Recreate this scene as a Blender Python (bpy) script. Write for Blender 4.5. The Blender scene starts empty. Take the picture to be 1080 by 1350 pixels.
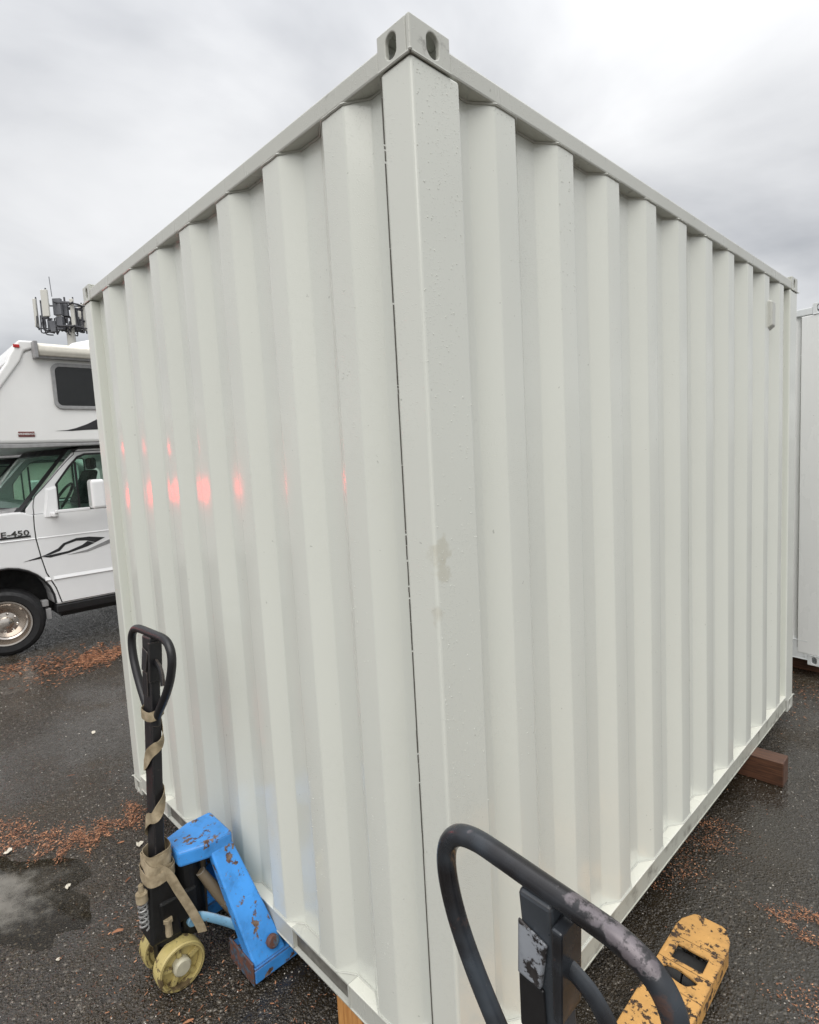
import bpy, bmesh, math, random
from mathutils import Vector, Matrix, noise as mnoise
R = math.radians
sc = bpy.context.scene
COL = sc.collection
rnd = random.Random(7)

# ------------------------------------------------------------------ camera
ZB = 0.095                      # the container stands this far above the asphalt
F_PX, YAW, PITCH, ROLL = 757.93, 0.804418, 0.098102, -0.053851
CAM = Vector((0.82216, -0.86004, 1.59172 + ZB))
d = Vector((-math.sin(YAW) * math.cos(PITCH), math.cos(YAW) * math.cos(PITCH), -math.sin(PITCH)))
r = d.cross(Vector((0, 0, 1))).normalized()
u = r.cross(d)
r2 = r * math.cos(ROLL) + u * math.sin(ROLL)
u2 = -r * math.sin(ROLL) + u * math.cos(ROLL)
cd = bpy.data.cameras.new('camera')
cam = bpy.data.objects.new('camera', cd)
COL.objects.link(cam)
M = Matrix((r2, u2, -d)).transposed().to_4x4()
M.translation = CAM
cam.matrix_world = M
cd.sensor_fit = 'HORIZONTAL'
cd.sensor_width = 36.0
cd.lens = 36.0 * F_PX / 1080.0
cd.clip_start = 0.02
cd.clip_end = 3000
sc.camera = cam

# ------------------------------------------------------------------ sky, sun, exposure
SUN_EL, SUN_AZ = R(48), R(143)          # azimuth clockwise from +Y
w = bpy.data.worlds.new('World')
sc.world = w
w.use_nodes = True
nt = w.node_tree
nt.nodes.clear()
N = nt.nodes.new
L = nt.links.new
out = N('ShaderNodeOutputWorld')
sky = N('ShaderNodeTexSky')
sky.sky_type = 'NISHITA'
sky.sun_disc = False
sky.sun_elevation = SUN_EL
sky.sun_rotation = SUN_AZ
bg1 = N('ShaderNodeBackground')
bg1.inputs['Strength'].default_value = 0.08
L(sky.outputs['Color'], bg1.inputs['Color'])
tc = N('ShaderNodeTexCoord')
sep = N('ShaderNodeSeparateXYZ')
L(tc.outputs['Generated'], sep.inputs[0])
zc = N('ShaderNodeMath'); zc.operation = 'MAXIMUM'; zc.inputs[1].default_value = 0.0
L(sep.outputs['Z'], zc.inputs[0])
za = N('ShaderNodeMath'); za.operation = 'ADD'; za.inputs[1].default_value = 0.22
L(zc.outputs[0], za.inputs[0])
dv = N('ShaderNodeVectorMath'); dv.operation = 'DIVIDE'
cz = N('ShaderNodeCombineXYZ')
L(za.outputs[0], cz.inputs[0]); L(za.outputs[0], cz.inputs[1]); cz.inputs[2].default_value = 1.0
L(tc.outputs['Generated'], dv.inputs[0]); L(cz.outputs[0], dv.inputs[1])
cn = N('ShaderNodeTexNoise')
cn.inputs['Scale'].default_value = 1.15
cn.inputs['Detail'].default_value = 6.0
cn.inputs['Roughness'].default_value = 0.5
cn.inputs['Distortion'].default_value = 0.35
L(dv.outputs[0], cn.inputs['Vector'])
cr = N('ShaderNodeValToRGB')
cr.color_ramp.elements[0].position = 0.33
cr.color_ramp.elements[0].color = (0.345, 0.352, 0.367, 1)
cr.color_ramp.elements[1].position = 0.66
cr.color_ramp.elements[1].color = (0.61, 0.612, 0.616, 1)
L(cn.outputs['Fac'], cr.inputs[0])
# an overcast sky brightens towards the zenith
ep = N('ShaderNodeMath'); ep.operation = 'POWER'; ep.inputs[1].default_value = 3.2
L(zc.outputs[0], ep.inputs[0])
el = N('ShaderNodeMapRange')
el.inputs['From Min'].default_value = 0.0; el.inputs['From Max'].default_value = 1.0
el.inputs['To Min'].default_value = 0.90; el.inputs['To Max'].default_value = 3.5
L(ep.outputs[0], el.inputs['Value'])
cm = N('ShaderNodeVectorMath'); cm.operation = 'SCALE'
L(cr.outputs['Color'], cm.inputs[0]); L(el.outputs[0], cm.inputs['Scale'])
bg2 = N('ShaderNodeBackground')
bg2.inputs['Strength'].default_value = 1.0
L(cm.outputs[0], bg2.inputs['Color'])
mx = N('ShaderNodeMixShader')
mx.inputs[0].default_value = 0.93
L(bg1.outputs[0], mx.inputs[1]); L(bg2.outputs[0], mx.inputs[2]); L(mx.outputs[0], out.inputs['Surface'])

sl = bpy.data.lights.new('sun', 'SUN')
sl.energy = 1.0
sl.angle = R(60)
sl.color = (1.0, 0.965, 0.91)
sun = bpy.data.objects.new('sun', sl)
COL.objects.link(sun)
sd = Vector((math.sin(SUN_AZ) * math.cos(SUN_EL), math.cos(SUN_AZ) * math.cos(SUN_EL), math.sin(SUN_EL)))
sun.rotation_euler = sd.to_track_quat('Z', 'Y').to_euler()
sun.location = sd * 60

sc.view_settings.view_transform = 'Standard'
sc.view_settings.look = 'None'
sc.view_settings.gamma = 1.0
sc.view_settings.exposure = 0.66
sc.view_settings.use_curve_mapping = False
sc.render.engine = 'CYCLES'

# ------------------------------------------------------------------ materials
class Mat:
    """a principled material with small node helpers"""
    def __init__(s, name, color=(.5, .5, .5), rough=.5, metal=0.0, spec=.5):
        m = bpy.data.materials.new(name); m.use_nodes = True
        s.m = m; s.t = m.node_tree
        s.b = s.t.nodes['Principled BSDF']
        s.b.inputs['Base Color'].default_value = (*color, 1)
        s.b.inputs['Roughness'].default_value = rough
        s.b.inputs['Metallic'].default_value = metal
        s.b.inputs['Specular IOR Level'].default_value = spec
        s.tc = s.t.nodes.new('ShaderNodeTexCoord')
        s.co = s.tc.outputs['Object']
        s.bump = None
    def n(s, t): return s.t.nodes.new(t)
    def l(s, a, b): s.t.links.new(a, b)
    def noise(s, scale, detail=4, rough=.55, stretch=None, dist=0.0):
        x = s.n('ShaderNodeTexNoise')
        x.inputs['Scale'].default_value = scale; x.inputs['Detail'].default_value = detail
        x.inputs['Roughness'].default_value = rough; x.inputs['Distortion'].default_value = dist
        s.l(s.vec(stretch), x.inputs['Vector']); return x.outputs['Fac']
    def vec(s, stretch=None, loc=(0, 0, 0)):
        if stretch is None and loc == (0, 0, 0): return s.co
        mp = s.n('ShaderNodeMapping')
        mp.inputs['Scale'].default_value = stretch or (1, 1, 1)
        mp.inputs['Location'].default_value = loc
        s.l(s.co, mp.inputs['Vector']); return mp.outputs['Vector']
    def voro(s, scale, feature='F1', stretch=None):
        x = s.n('ShaderNodeTexVoronoi'); x.feature = feature
        x.inputs['Scale'].default_value = scale
        s.l(s.vec(stretch), x.inputs['Vector']); return x
    def ramp(s, fac, a, b, lo=0.0, hi=1.0):
        x = s.n('ShaderNodeMapRange')
        x.interpolation_type = 'SMOOTHSTEP'
        x.inputs['From Min'].default_value = a; x.inputs['From Max'].default_value = b
        x.inputs['To Min'].default_value = lo; x.inputs['To Max'].default_value = hi
        s.l(fac, x.inputs['Value']); return x.outputs[0]
    def math(s, op, a, b):
        x = s.n('ShaderNodeMath'); x.operation = op
        for k, v in enumerate((a, b)):
            if isinstance(v, (int, float)): x.inputs[k].default_value = v
            else: s.l(v, x.inputs[k])
        return x.outputs[0]
    def mix(s, fac, a, b):
        x = s.n('ShaderNodeMix'); x.data_type = 'RGBA'
        if isinstance(fac, (int, float)): x.inputs[0].default_value = fac
        else: s.l(fac, x.inputs[0])
        for k, v in ((6, a), (7, b)):
            if isinstance(v, tuple): x.inputs[k].default_value = (*v, 1)
            else: s.l(v, x.inputs[k])
        return x.outputs[2]
    def color(s, c): s.l(c, s.b.inputs['Base Color'])
    def rough(s, c): s.l(c, s.b.inputs['Roughness'])
    def metal(s, c): s.l(c, s.b.inputs['Metallic'])
    def addbump(s, h, strength=.3, dist=.002):
        x = s.n('ShaderNodeBump')
        x.inputs['Strength'].default_value = strength; x.inputs['Distance'].default_value = dist
        s.l(h, x.inputs['Height'])
        if s.bump is not None: s.l(s.bump, x.inputs['Normal'])
        s.bump = x.outputs['Normal']
        s.l(s.bump, s.b.inputs['Normal'])
    def blob(s, centre, radius, soft=.6):
        """1 inside a sphere round a point of the thing, uneven edge"""
        v = s.n('ShaderNodeVectorMath'); v.operation = 'DISTANCE'
        v.inputs[1].default_value = centre
        s.l(s.co, v.inputs[0])
        nz = s.noise(38, 4)
        dd = s.math('ADD', v.outputs['Value'], s.math('MULTIPLY', s.math('SUBTRACT', nz, .5), radius * 2.2))
        return s.ramp(dd, radius * (1 - soft), radius, 1, 0)

def paint(name, col, rough=.28, dirt=0.0, dirtcol=(.12, .11, .09), drops=True, stains=()):
    k = Mat(name, col, rough)
    big = k.noise(1.3, 4, stretch=(1, 1, .35))
    c = k.mix(k.ramp(big, .3, .7), tuple(x * .965 for x in col), tuple(min(1, x * 1.02) for x in col))
    streak = k.ramp(k.noise(9, 5, stretch=(1, 1, .06)), .58, .85, 0, .05)
    c = k.mix(streak, c, tuple(x * .72 for x in col))
    spk = k.ramp(k.noise(60, 2), .74, .79, 0, .35)
    c = k.mix(spk, c, dirtcol)
    if dirt:
        dm = k.ramp(k.noise(14, 8, .7), .62 - dirt * .3, .78 - dirt * .2, 0, .8)
        c = k.mix(dm, c, dirtcol)
        film = k.ramp(k.noise(3, 6), .2, .8, dirt * .25, dirt * .75)
        c = k.mix(film, c, tuple(x * .42 for x in col))
    for cen, rad, scol, a in stains:
        c = k.mix(k.math('MULTIPLY', k.blob(cen, rad), a), c, scol)
    k.color(c)
    k.rough(k.ramp(k.noise(5, 5, stretch=(1, 1, .3)), .3, .75, rough * .75, rough * 1.3 + dirt * .3))
    k.addbump(k.noise(2.2, 2, stretch=(1, 1, .45)), .22, .02)
    k.addbump(k.noise(420, 2), .05, .0006)
    if drops:
        sx_ = k.n('ShaderNodeSeparateXYZ'); k.l(k.co, sx_.inputs[0])
        cb_ = k.n('ShaderNodeCombineXYZ'); k.l(k.math('ADD', sx_.outputs[0], sx_.outputs[1]), cb_.inputs[0]); k.l(sx_.outputs[2], cb_.inputs[1])
        v = k.n('ShaderNodeTexVoronoi'); v.voronoi_dimensions = '2D'; v.inputs['Scale'].default_value = 280
        k.l(cb_.outputs[0], v.inputs['Vector'])
        sp = k.n('ShaderNodeSeparateColor'); k.l(v.outputs['Color'], sp.inputs[0])
        has = k.math('GREATER_THAN', sp.outputs[0], k.ramp(k.noise(4.5, 4, stretch=(1, 1, .4)), .42, .68, 1.0, .6))
        h = k.math('MULTIPLY', k.ramp(v.outputs['Distance'], .0, .42, 1, 0), has)
        k.addbump(h, .7, .0007)
    return k.m

def plain(name, col, rough=.5, metal=0.0, var=.12, bump=0.0, scale=25, spec=.5):
    k = Mat(name, col, rough, metal, spec)
    nz = k.noise(scale, 5)
    k.color(k.mix(k.ramp(nz, .3, .7), tuple(x * (1 - var) for x in col), tuple(min(1, x * (1 + var)) for x in col)))
    k.rough(k.ramp(k.noise(scale * .6, 4), .25, .75, rough * .8, min(1, rough * 1.25)))
    if bump: k.addbump(k.noise(scale * 4, 4), bump, .002)
    return k.m

def worn(name, col, chip, amount=.3, rough=.4, chiprough=.75, metal_chip=0.0, scale=16, under=None):
    """paint with chips that lay open rust, primer or bare steel"""
    k = Mat(name, col, rough)
    base = k.mix(k.ramp(k.noise(6, 5), .3, .7), tuple(x * .82 for x in col), tuple(min(1, x * 1.12) for x in col))
    a = .72 - amount * .35
    c1 = k.ramp(k.noise(scale, 9, .68), a, a + .03)
    c2 = k.ramp(k.noise(scale * 4.5, 6, .6), .73 - amount * .12, .76 - amount * .1)
    bv = k.n('ShaderNodeBevel'); bv.samples = 4; bv.inputs['Radius'].default_value = .006
    ge = k.n('ShaderNodeNewGeometry')
    dt = k.n('ShaderNodeVectorMath'); dt.operation = 'DOT_PRODUCT'; k.l(bv.outputs[0], dt.inputs[0]); k.l(ge.outputs['Normal'], dt.inputs[1])
    edge = k.ramp(k.math('SUBTRACT', 1.0, dt.outputs['Value']), .02, .14)
    ew = k.ramp(k.math('ADD', k.math('MULTIPLY', edge, .55), k.math('MULTIPLY', k.noise(scale * 1.6, 7, .65), .75)), .66 - amount * .1, .72 - amount * .1)
    chipf = k.math('MAXIMUM', k.math('MAXIMUM', c1, c2), k.math('MULTIPLY', ew, edge))
    scr = k.ramp(k.noise(scale * 1.5, 3, stretch=(1, .2, 6)), .68, .72, 0, .35)
    base = k.mix(scr, base, tuple(min(1, x * 1.5 + .05) for x in col))
    cc = k.mix(k.ramp(k.noise(scale * 2.5, 5), .35, .65), tuple(x * .5 for x in chip), under or chip)
    grime = k.ramp(k.noise(scale * .7, 6, .65), .5, .75, 0, .35 + amount * .3)
    base = k.mix(grime, base, tuple(x * .3 for x in col))
    k.color(k.mix(chipf, base, cc))
    k.rough(k.math('ADD', k.math('MULTIPLY', chipf, chiprough - rough), k.ramp(k.noise(20, 4), .2, .8, rough * .7, rough * 1.3)))
    if metal_chip: k.metal(k.math('MULTIPLY', chipf, metal_chip))
    k.addbump(k.math('SUBTRACT', k.math('MULTIPLY', k.noise(90, 4), .35), chipf), .5, .0012)
    return k.m

CREAM = (.675, .69, .63)
M_WALL = paint('cream_white_paint', CREAM, .135)
M_POST = paint('cream_white_post_paint', CREAM, .12, stains=(
    ((1.0836 + .004, -1.4935 + .02, 1.385), .035, (.47, .44, .33), .4), ((1.0836, -1.4935 + .024, 1.34), .028, (.48, .45, .34), .4),
    ((1.0836, -1.4935 - .012, 1.25), .03, (.46, .42, .32), .3)))
M_RAIL = paint('cream_white_rail_paint', (.53, .535, .485), .3, dirt=.1)
M_LIP = paint('cream_white_lip_paint', (.68, .68, .61), .3, drops=False)
M_RAILD = paint('soiled_rail_paint', (.52, .525, .46), .42, dirt=.42, drops=False)
M_POCKET = paint('muddy_plate', (.24, .23, .20), .5, dirt=.9, dirtcol=(.07, .06, .05), drops=False)
M_WALL2 = paint('cool_white_paint', (.78, .785, .765), .3, drops=False)
M_RAIL2 = paint('cool_white_rail_paint', (.70, .72, .715), .38, dirt=.1, drops=False)
M_SEAL = plain('dark_sealant', (.13, .125, .11), .7, bump=.4)
M_DARK = plain('dark_void', (.02, .02, .02), .9)
M_STEEL = plain('galvanised_steel', (.36, .36, .35), .4, .6)
def handle_steel():
    k = Mat('worn_black_steel', (.02, .02, .022), .3)
    c = k.mix(k.ramp(k.noise(5, 4), .42, .68), (.012, .011, .012), (.06, .074, .09))  # broad blue-grey tone puts reflected sky into the steel's colour
    c = k.mix(k.ramp(k.noise(16, 7, .65), .58, .66, 0, .8), c, (.085, .05, .04))
    bare = None
    for cen, rad in (((.022, .010, 1.222), .012), ((.045, .008, 1.220), .017), ((.07, .005, 1.218), .017), ((.092, .001, 1.214), .019), ((.112, -.003, 1.206), .019), ((.128, -.006, 1.194), .014), ((-.10, .012, 1.226), .007)):
        b = k.blob(cen, rad, .25); bare = b if bare is None else k.math('MAXIMUM', bare, b)
    fl = k.ramp(k.noise(26, 8, .7), .66, .70)
    bare = k.math('MAXIMUM', k.math('MULTIPLY', bare, k.ramp(k.noise(70, 6, .65), .38, .5)), k.math('MULTIPLY', fl, .7))
    k.color(k.mix(bare, c, (.14, .122, .13))); k.metal(k.math('MULTIPLY', bare, .35))
    k.rough(k.ramp(k.noise(12, 5), .25, .75, .14, .36))
    k.addbump(k.math('SUBTRACT', k.math('MULTIPLY', k.noise(120, 4), .3), bare), .45, .0008)
    return k.m
M_TUBE = handle_steel()
M_TUBE2 = worn('black_handle_paint', (.011, .011, .013), (.16, .13, .11), .1, .42, .6, .2, 12)
M_SILVER = worn('bare_steel_plate', (.30, .32, .35), (.05, .045, .045), .62, .3, .5, .3, 18)
M_STEELBLUE = worn('scuffed_grey_steel', (.05, .058, .068), (.05, .04, .035), .3, .32, .6, 0, 9)
M_BLUE = worn('blue_machine_paint', (.06, .315, .80), (.16, .075, .045), .44, .34, .8, 0, 22, (.22, .16, .12))
M_BLUEDUL = worn('dull_blue_paint', (.17, .36, .52), (.17, .09, .06), .38, .4, .8, 0, 25, (.2, .14, .1))
M_RUST = worn('rusty_steel', (.15, .065, .045), (.14, .26, .38), .6, .75, .6, 0, 30, (.08, .045, .035))
M_YELLOW = worn('worn_yellow_paint', (.55, .30, .09), (.05, .034, .022), .52, .45, .85, 0, 34, (.09, .05, .027))
M_WHEEL = worn('yellowed_nylon', (.5, .41, .16), (.17, .12, .055), .5, .5, .8, 0, 20)
M_HUB = plain('pale_hub_plastic', (.5, .47, .35), .45)
M_PUMP = plain('greasy_black_iron', (.006, .006, .006), .42, .0, bump=.4)
M_STRAP = Mat('tan_webbing', (.4, .33, .22), .85)
_w = M_STRAP.n('ShaderNodeTexWave'); _w.inputs['Scale'].default_value = 220; M_STRAP.l(M_STRAP.co, _w.inputs['Vector'])
M_STRAP.color(M_STRAP.mix(M_STRAP.ramp(M_STRAP.noise(25, 5), .3, .75), (.44, .36, .24), (.2, .155, .09)))
M_STRAP.addbump(_w.outputs['Fac'], .35, .001)
M_STRAP = M_STRAP.m

def wood(name, a, b, rough=.75, axis=(1, 14, 14)):
    k = Mat(name, a, rough)
    g = k.noise(7, 7, .65, stretch=axis, dist=.6)
    c = k.mix(k.ramp(g, .35, .65), a, b)
    kn = k.ramp(k.noise(9, 3), .72, .78, 0, .7)
    k.color(k.mix(kn, c, tuple(x * .35 for x in b)))
    k.addbump(g, .4, .003)
    k.rough(k.ramp(k.noise(4, 4), .3, .7, rough * .6, rough))
    return k.m
M_WOOD = wood('wet_brown_timber', (.125, .056, .031), (.055, .026, .016), .5)
M_WOODEND = wood('fresh_orange_timber', (.62, .31, .10), (.42, .18, .05), .7, (14, 14, 1))
M_WHITE = plain('white_gelcoat', (.83, .83, .81), .2, var=.02, scale=3)
M_CABWHITE = plain('white_car_paint', (.84, .845, .845), .12, var=.02, scale=3)
M_CREAMVINYL = plain('cream_vinyl', (.72, .69, .61), .5, var=.05)
M_BLACKPL = plain('black_trim', (.012, .012, .013), .4)
M_GREYPL2 = plain('dark_badge_chrome', (.13, .13, .13), .25, .8)
M_GREYPL = plain('grey_trim', (.3, .3, .3), .45)
M_RUBBER = plain('tyre_rubber', (.012, .012, .013), .6, bump=.3, scale=40)
M_CHROME = plain('chrome', (.62, .57, .52), .16, 1.0, var=.03, scale=4)
M_GRAPH = plain('charcoal_decal', (.025, .025, .027), .35)
M_GRAPH2 = plain('grey_decal', (.28, .28, .28), .4)
M_REDBADGE = plain('maroon_badge', (.16, .05, .045), .4)
M_REDLENS = plain('red_lens', (.5, .02, .02), .2)
M_DKGLASS = plain('dark_tinted_glass', (.006, .007, .007), .04, var=.3)
M_SEAT = plain('charcoal_seat_cloth', (.04, .04, .042), .85, bump=.3)
M_ANT = plain('antenna_white', (.62, .61, .56), .5, var=.04)
M_ANTG = plain('radio_grey', (.16, .165, .18), .6)
M_ANTD = plain('mount_steel', (.07, .07, .078), .6)
def glass(name, tint, a=.35):
    k = Mat(name, tint, .02)
    k.b.inputs['Transmission Weight'].default_value = 0.0
    tr = k.n('ShaderNodeBsdfTransparent'); tr.inputs[0].default_value = (*tint, 1)
    gl = k.n('ShaderNodeBsdfGlossy'); gl.inputs['Roughness'].default_value = .02
    fr = k.n('ShaderNodeLayerWeight'); fr.inputs[0].default_value = .5
    ms = k.n('ShaderNodeMixShader')
    k.l(k.math('ADD', .03, k.math('MULTIPLY', .6, k.math('POWER', fr.outputs['Facing'], 4.5))), ms.inputs[0]); k.l(tr.outputs[0], ms.inputs[1]); k.l(gl.outputs[0], ms.inputs[2])
    k.l(ms.outputs[0], k.t.nodes['Material Output'].inputs['Surface'])
    return k.m
M_GLASS = glass('green_tinted_glass', (.80, .93, .87))

# asphalt: wet, coarse aggregate
k = Mat('wet_asphalt', (.05, .045, .04), .5)
v1 = k.voro(95); v2 = k.voro(210)
sp = k.n('ShaderNodeSeparateColor'); k.l(v1.outputs['Color'], sp.inputs[0])
sp2 = k.n('ShaderNodeSeparateColor'); k.l(v2.outputs['Color'], sp2.inputs[0])
stone = k.mix(sp.outputs[0], (.022, .017, .011), (.105, .083, .055))
stone = k.mix(k.math('GREATER_THAN', sp.outputs[1], .94), stone, (.32, .285, .235))
stone = k.mix(k.math('MULTIPLY', k.math('GREATER_THAN', sp2.outputs[1], .9), .6), stone, (.19, .165, .135))
gap = k.ramp(v1.outputs['Distance'], .25, .62)
c = k.mix(k.math('MULTIPLY', gap, .7), stone, (.016, .014, .012))
patch = k.ramp(k.noise(.9, 6, .6), .35, .7)
c = k.mix(k.math('MULTIPLY', patch, .55), c, (.034, .025, .014))
fine = k.ramp(k.noise(6, 6, .65), .55, .75, 0, .45)
c = k.mix(fine, c, (.055, .036, .02))
k.color(c)
wet = k.ramp(k.math('ADD', k.math('MULTIPLY', k.noise(.75, 5, .55), .65), k.math('MULTIPLY', k.noise(3.2, 5, .6), .35)), .42, .56)
mud = k.ramp(k.noise(1.7, 6, .65), .46, .66, 0, .6)
c = k.mix(mud, c, (.052, .036, .017))
c = k.mix(k.math('MULTIPLY', wet, .65), c, (.015, .011, .006))
k.color(c)
k.rough(k.math('ADD', k.math('MULTIPLY', wet, -.13), k.ramp(sp.outputs[2], 0, 1, .16, .42)))
hgt = k.math('ADD', k.ramp(v1.outputs['Distance'], .0, .6, 1, 0), k.math('MULTIPLY', k.ramp(v2.outputs['Distance'], 0, .6, 1, 0), .4))
hgt = k.math('MULTIPLY', hgt, k.math('SUBTRACT', 1.0, k.math('MULTIPLY', wet, .6)))
k.addbump(k.noise(1.2, 4), .5, .03)
film = k.n('ShaderNodeBump'); film.inputs['Strength'].default_value = .35; film.inputs['Distance'].default_value = .012
k.l(k.noise(2.5, 4), film.inputs['Height'])
fil2 = k.n('ShaderNodeBump'); fil2.inputs['Strength'].default_value = .25; fil2.inputs['Distance'].default_value = .004
k.l(hgt, fil2.inputs['Height']); k.l(film.outputs[0], fil2.inputs['Normal'])
k.l(fil2.outputs[0], k.b.inputs['Coat Normal'])
k.l(k.math('MULTIPLY', wet, .8), k.b.inputs['Coat Weight'])
k.b.inputs['Coat Roughness'].default_value = .06; k.b.inputs['Coat IOR'].default_value = 1.36
k.addbump(hgt, .9, .008)
M_ASPHALT = k.m

k = Mat('pine_litter', (.2, .08, .04), .7)
oi = k.n('ShaderNodeObjectInfo')
gi = k.n('ShaderNodeNewGeometry')
cr_ = k.n('ShaderNodeValToRGB')
cr_.color_ramp.elements[0].color = (.06, .025, .015, 1); cr_.color_ramp.elements[1].color = (.66, .36, .20, 1)
e = cr_.color_ramp.elements.new(.5); e.color = (.28, .12, .058, 1)
e = cr_.color_ramp.elements.new(.9); e.color = (.48, .23, .12, 1)
k.l(gi.outputs['Random Per Island'], cr_.inputs[0]); k.color(cr_.outputs[0])
M_LITTER = k.m
k = Mat('grit', (.2, .18, .16), .4)
gi = k.n('ShaderNodeNewGeometry')
cr_ = k.n('ShaderNodeValToRGB')
cr_.color_ramp.elements[0].color = (.03, .027, .024, 1); cr_.color_ramp.elements[1].color = (.62, .58, .52, 1)
e = cr_.color_ramp.elements.new(.8); e.color = (.13, .115, .1, 1)
k.l(gi.outputs['Random Per Island'], cr_.inputs[0]); k.color(cr_.outputs[0])
M_GRIT = k.m
M_SCRAP = plain('pale_scrap', (.62, .58, .48), .7, var=.2)
k = Mat('puddle_water', (.03, .027, .022), .03)
k.b.inputs['Transmission Weight'].default_value = .0
k.addbump(k.noise(30, 2), .03, .002)
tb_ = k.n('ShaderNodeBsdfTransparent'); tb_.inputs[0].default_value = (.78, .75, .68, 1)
sd_ = k.n('ShaderNodeBsdfDiffuse'); sd_.inputs[0].default_value = (.24, .225, .195, 1)  # pale diffuse share stands in for a brighter sky reflection on the water
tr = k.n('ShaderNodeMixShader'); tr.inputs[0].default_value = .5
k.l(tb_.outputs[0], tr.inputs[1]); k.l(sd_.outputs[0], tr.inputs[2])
fr = k.n('ShaderNodeFresnel'); fr.inputs[0].default_value = 1.33
gl = k.n('ShaderNodeBsdfGlossy'); gl.inputs['Roughness'].default_value = .04
if k.bump: k.l(k.bump, gl.inputs['Normal'])
ms = k.n('ShaderNodeMixShader')
k.l(fr.outputs[0], ms.inputs[0]); k.l(tr.outputs[0], ms.inputs[1]); k.l(gl.outputs[0], ms.inputs[2])
at = k.n('ShaderNodeAttribute'); at.attribute_name = 'depth'
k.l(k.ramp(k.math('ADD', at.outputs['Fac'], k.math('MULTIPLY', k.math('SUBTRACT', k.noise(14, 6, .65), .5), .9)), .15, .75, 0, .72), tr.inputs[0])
k.l(ms.outputs[0], k.t.nodes['Material Output'].inputs['Surface'])
M_WATER = k.m

# ------------------------------------------------------------------ mesh helpers
def quadface(bm, vs):
    try: return bm.faces.new(vs)
    except ValueError: return None
def box(bm, x0, x1, y0, y1, z0, z1):
    v = [bm.verts.new(p) for p in ((x0, y0, z0), (x1, y0, z0), (x1, y1, z0), (x0, y1, z0), (x0, y0, z1), (x1, y0, z1), (x1, y1, z1), (x0, y1, z1))]
    for f in ((3, 2, 1, 0), (4, 5, 6, 7), (0, 1, 5, 4), (1, 2, 6, 5), (2, 3, 7, 6), (3, 0, 4, 7)): bm.faces.new([v[i] for i in f])
def hexa(bm, p):
    """eight points: bottom ring of four, top ring of four"""
    v = [bm.verts.new(q) for q in p]
    for f in ((3, 2, 1, 0), (4, 5, 6, 7), (0, 1, 5, 4), (1, 2, 6, 5), (2, 3, 7, 6), (3, 0, 4, 7)): bm.faces.new([v[i] for i in f])
AX = {'x': lambda a, b, t: (t, a, b), 'y': lambda a, b, t: (a, t, b), 'z': lambda a, b, t: (a, b, t)}
def prism(bm, poly, axis, t0, t1):
    f = AX[axis]
    A = [bm.verts.new(f(a, b, t0)) for a, b in poly]; B = [bm.verts.new(f(a, b, t1)) for a, b in poly]
    n = len(poly)
    bm.faces.new(A[::-1]); bm.faces.new(B)
    for i in range(n): bm.faces.new((A[i], A[(i + 1) % n], B[(i + 1) % n], B[i]))
def ring(bm, outer, inner, axis, t0, t1):
    """plate with one opening; outlines with the same number of points"""
    f = AX[axis]; n = len(outer)
    V = [[bm.verts.new(f(a, b, t)) for a, b in p] for t in (t0, t1) for p in (outer, inner)]
    for i in range(n):
        j = (i + 1) % n
        bm.faces.new((V[0][i], V[0][j], V[1][j], V[1][i])); bm.faces.new((V[2][j], V[2][i], V[3][i], V[3][j]))
        bm.faces.new((V[0][j], V[0][i], V[2][i], V[2][j])); bm.faces.new((V[1][i], V[1][j], V[3][j], V[3][i]))
def stadium(cx, cz, hw, hh, n=32):
    pts = []
    for i in range(n):
        a = 2 * math.pi * i / n
        x, z = hw * math.cos(a), hw * math.sin(a)
        z += (hh - hw) * (1 if math.sin(a) >= 0 else -1)
        pts.append((cx + x, cz + z))
    return pts
def rect_for(pts, cx, cz, x0, x1, z0, z1):
    """points on a rectangle seen from the centre under the same angles, corners kept"""
    o = []
    for (a, b) in pts:
        dx, dz = a - cx, b - cz
        ts = []
        if dx > 1e-9: ts.append((x1 - cx) / dx)
        if dx < -1e-9: ts.append((x0 - cx) / dx)
        if dz > 1e-9: ts.append((z1 - cz) / dz)
        if dz < -1e-9: ts.append((z0 - cz) / dz)
        t = min(ts); o.append([cx + dx * t, cz + dz * t])
    for c in ((x0, z0), (x1, z0), (x1, z1), (x0, z1)):
        i = min(range(len(o)), key=lambda q: (o[q][0] - c[0]) ** 2 + (o[q][1] - c[1]) ** 2)
        o[i] = list(c)
    return [tuple(q) for q in o]
def tube(bm, pts, rad, seg=10, closed=False, cap=True, flat=None):
    """sweep a circle (or ellipse, flat=(a, b)) along points"""
    pts = [Vector(p) for p in pts]; n = len(pts); rings = []
    up = None
    for i, p in enumerate(pts):
        if closed: t = (pts[(i + 1) % n] - pts[i - 1]).normalized()
        else: t = (pts[min(i + 1, n - 1)] - pts[max(i - 1, 0)]).normalized()
        if up is None:
            up = Vector((0, 0, 1)) if abs(t.z) < .9 else Vector((1, 0, 0))
        s = t.cross(up)
        if s.length < 1e-4: s = t.orthogonal()
        s.normalize(); up = s.cross(t).normalized()
        rr = rad[i] if isinstance(rad, (list, tuple)) else rad
        a, b = (rr, rr) if flat is None else flat
        rings.append([bm.verts.new(p + s * a * math.cos(2 * math.pi * q / seg) + up * b * math.sin(2 * math.pi * q / seg)) for q in range(seg)])
    for i in range(n if closed else n - 1):
        A, B = rings[i], rings[(i + 1) % n]
        for q in range(seg): bm.faces.new((A[q], A[(q + 1) % seg], B[(q + 1) % seg], B[q]))
    if not closed and cap: bm.faces.new(rings[0][::-1]); bm.faces.new(rings[-1])
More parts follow.
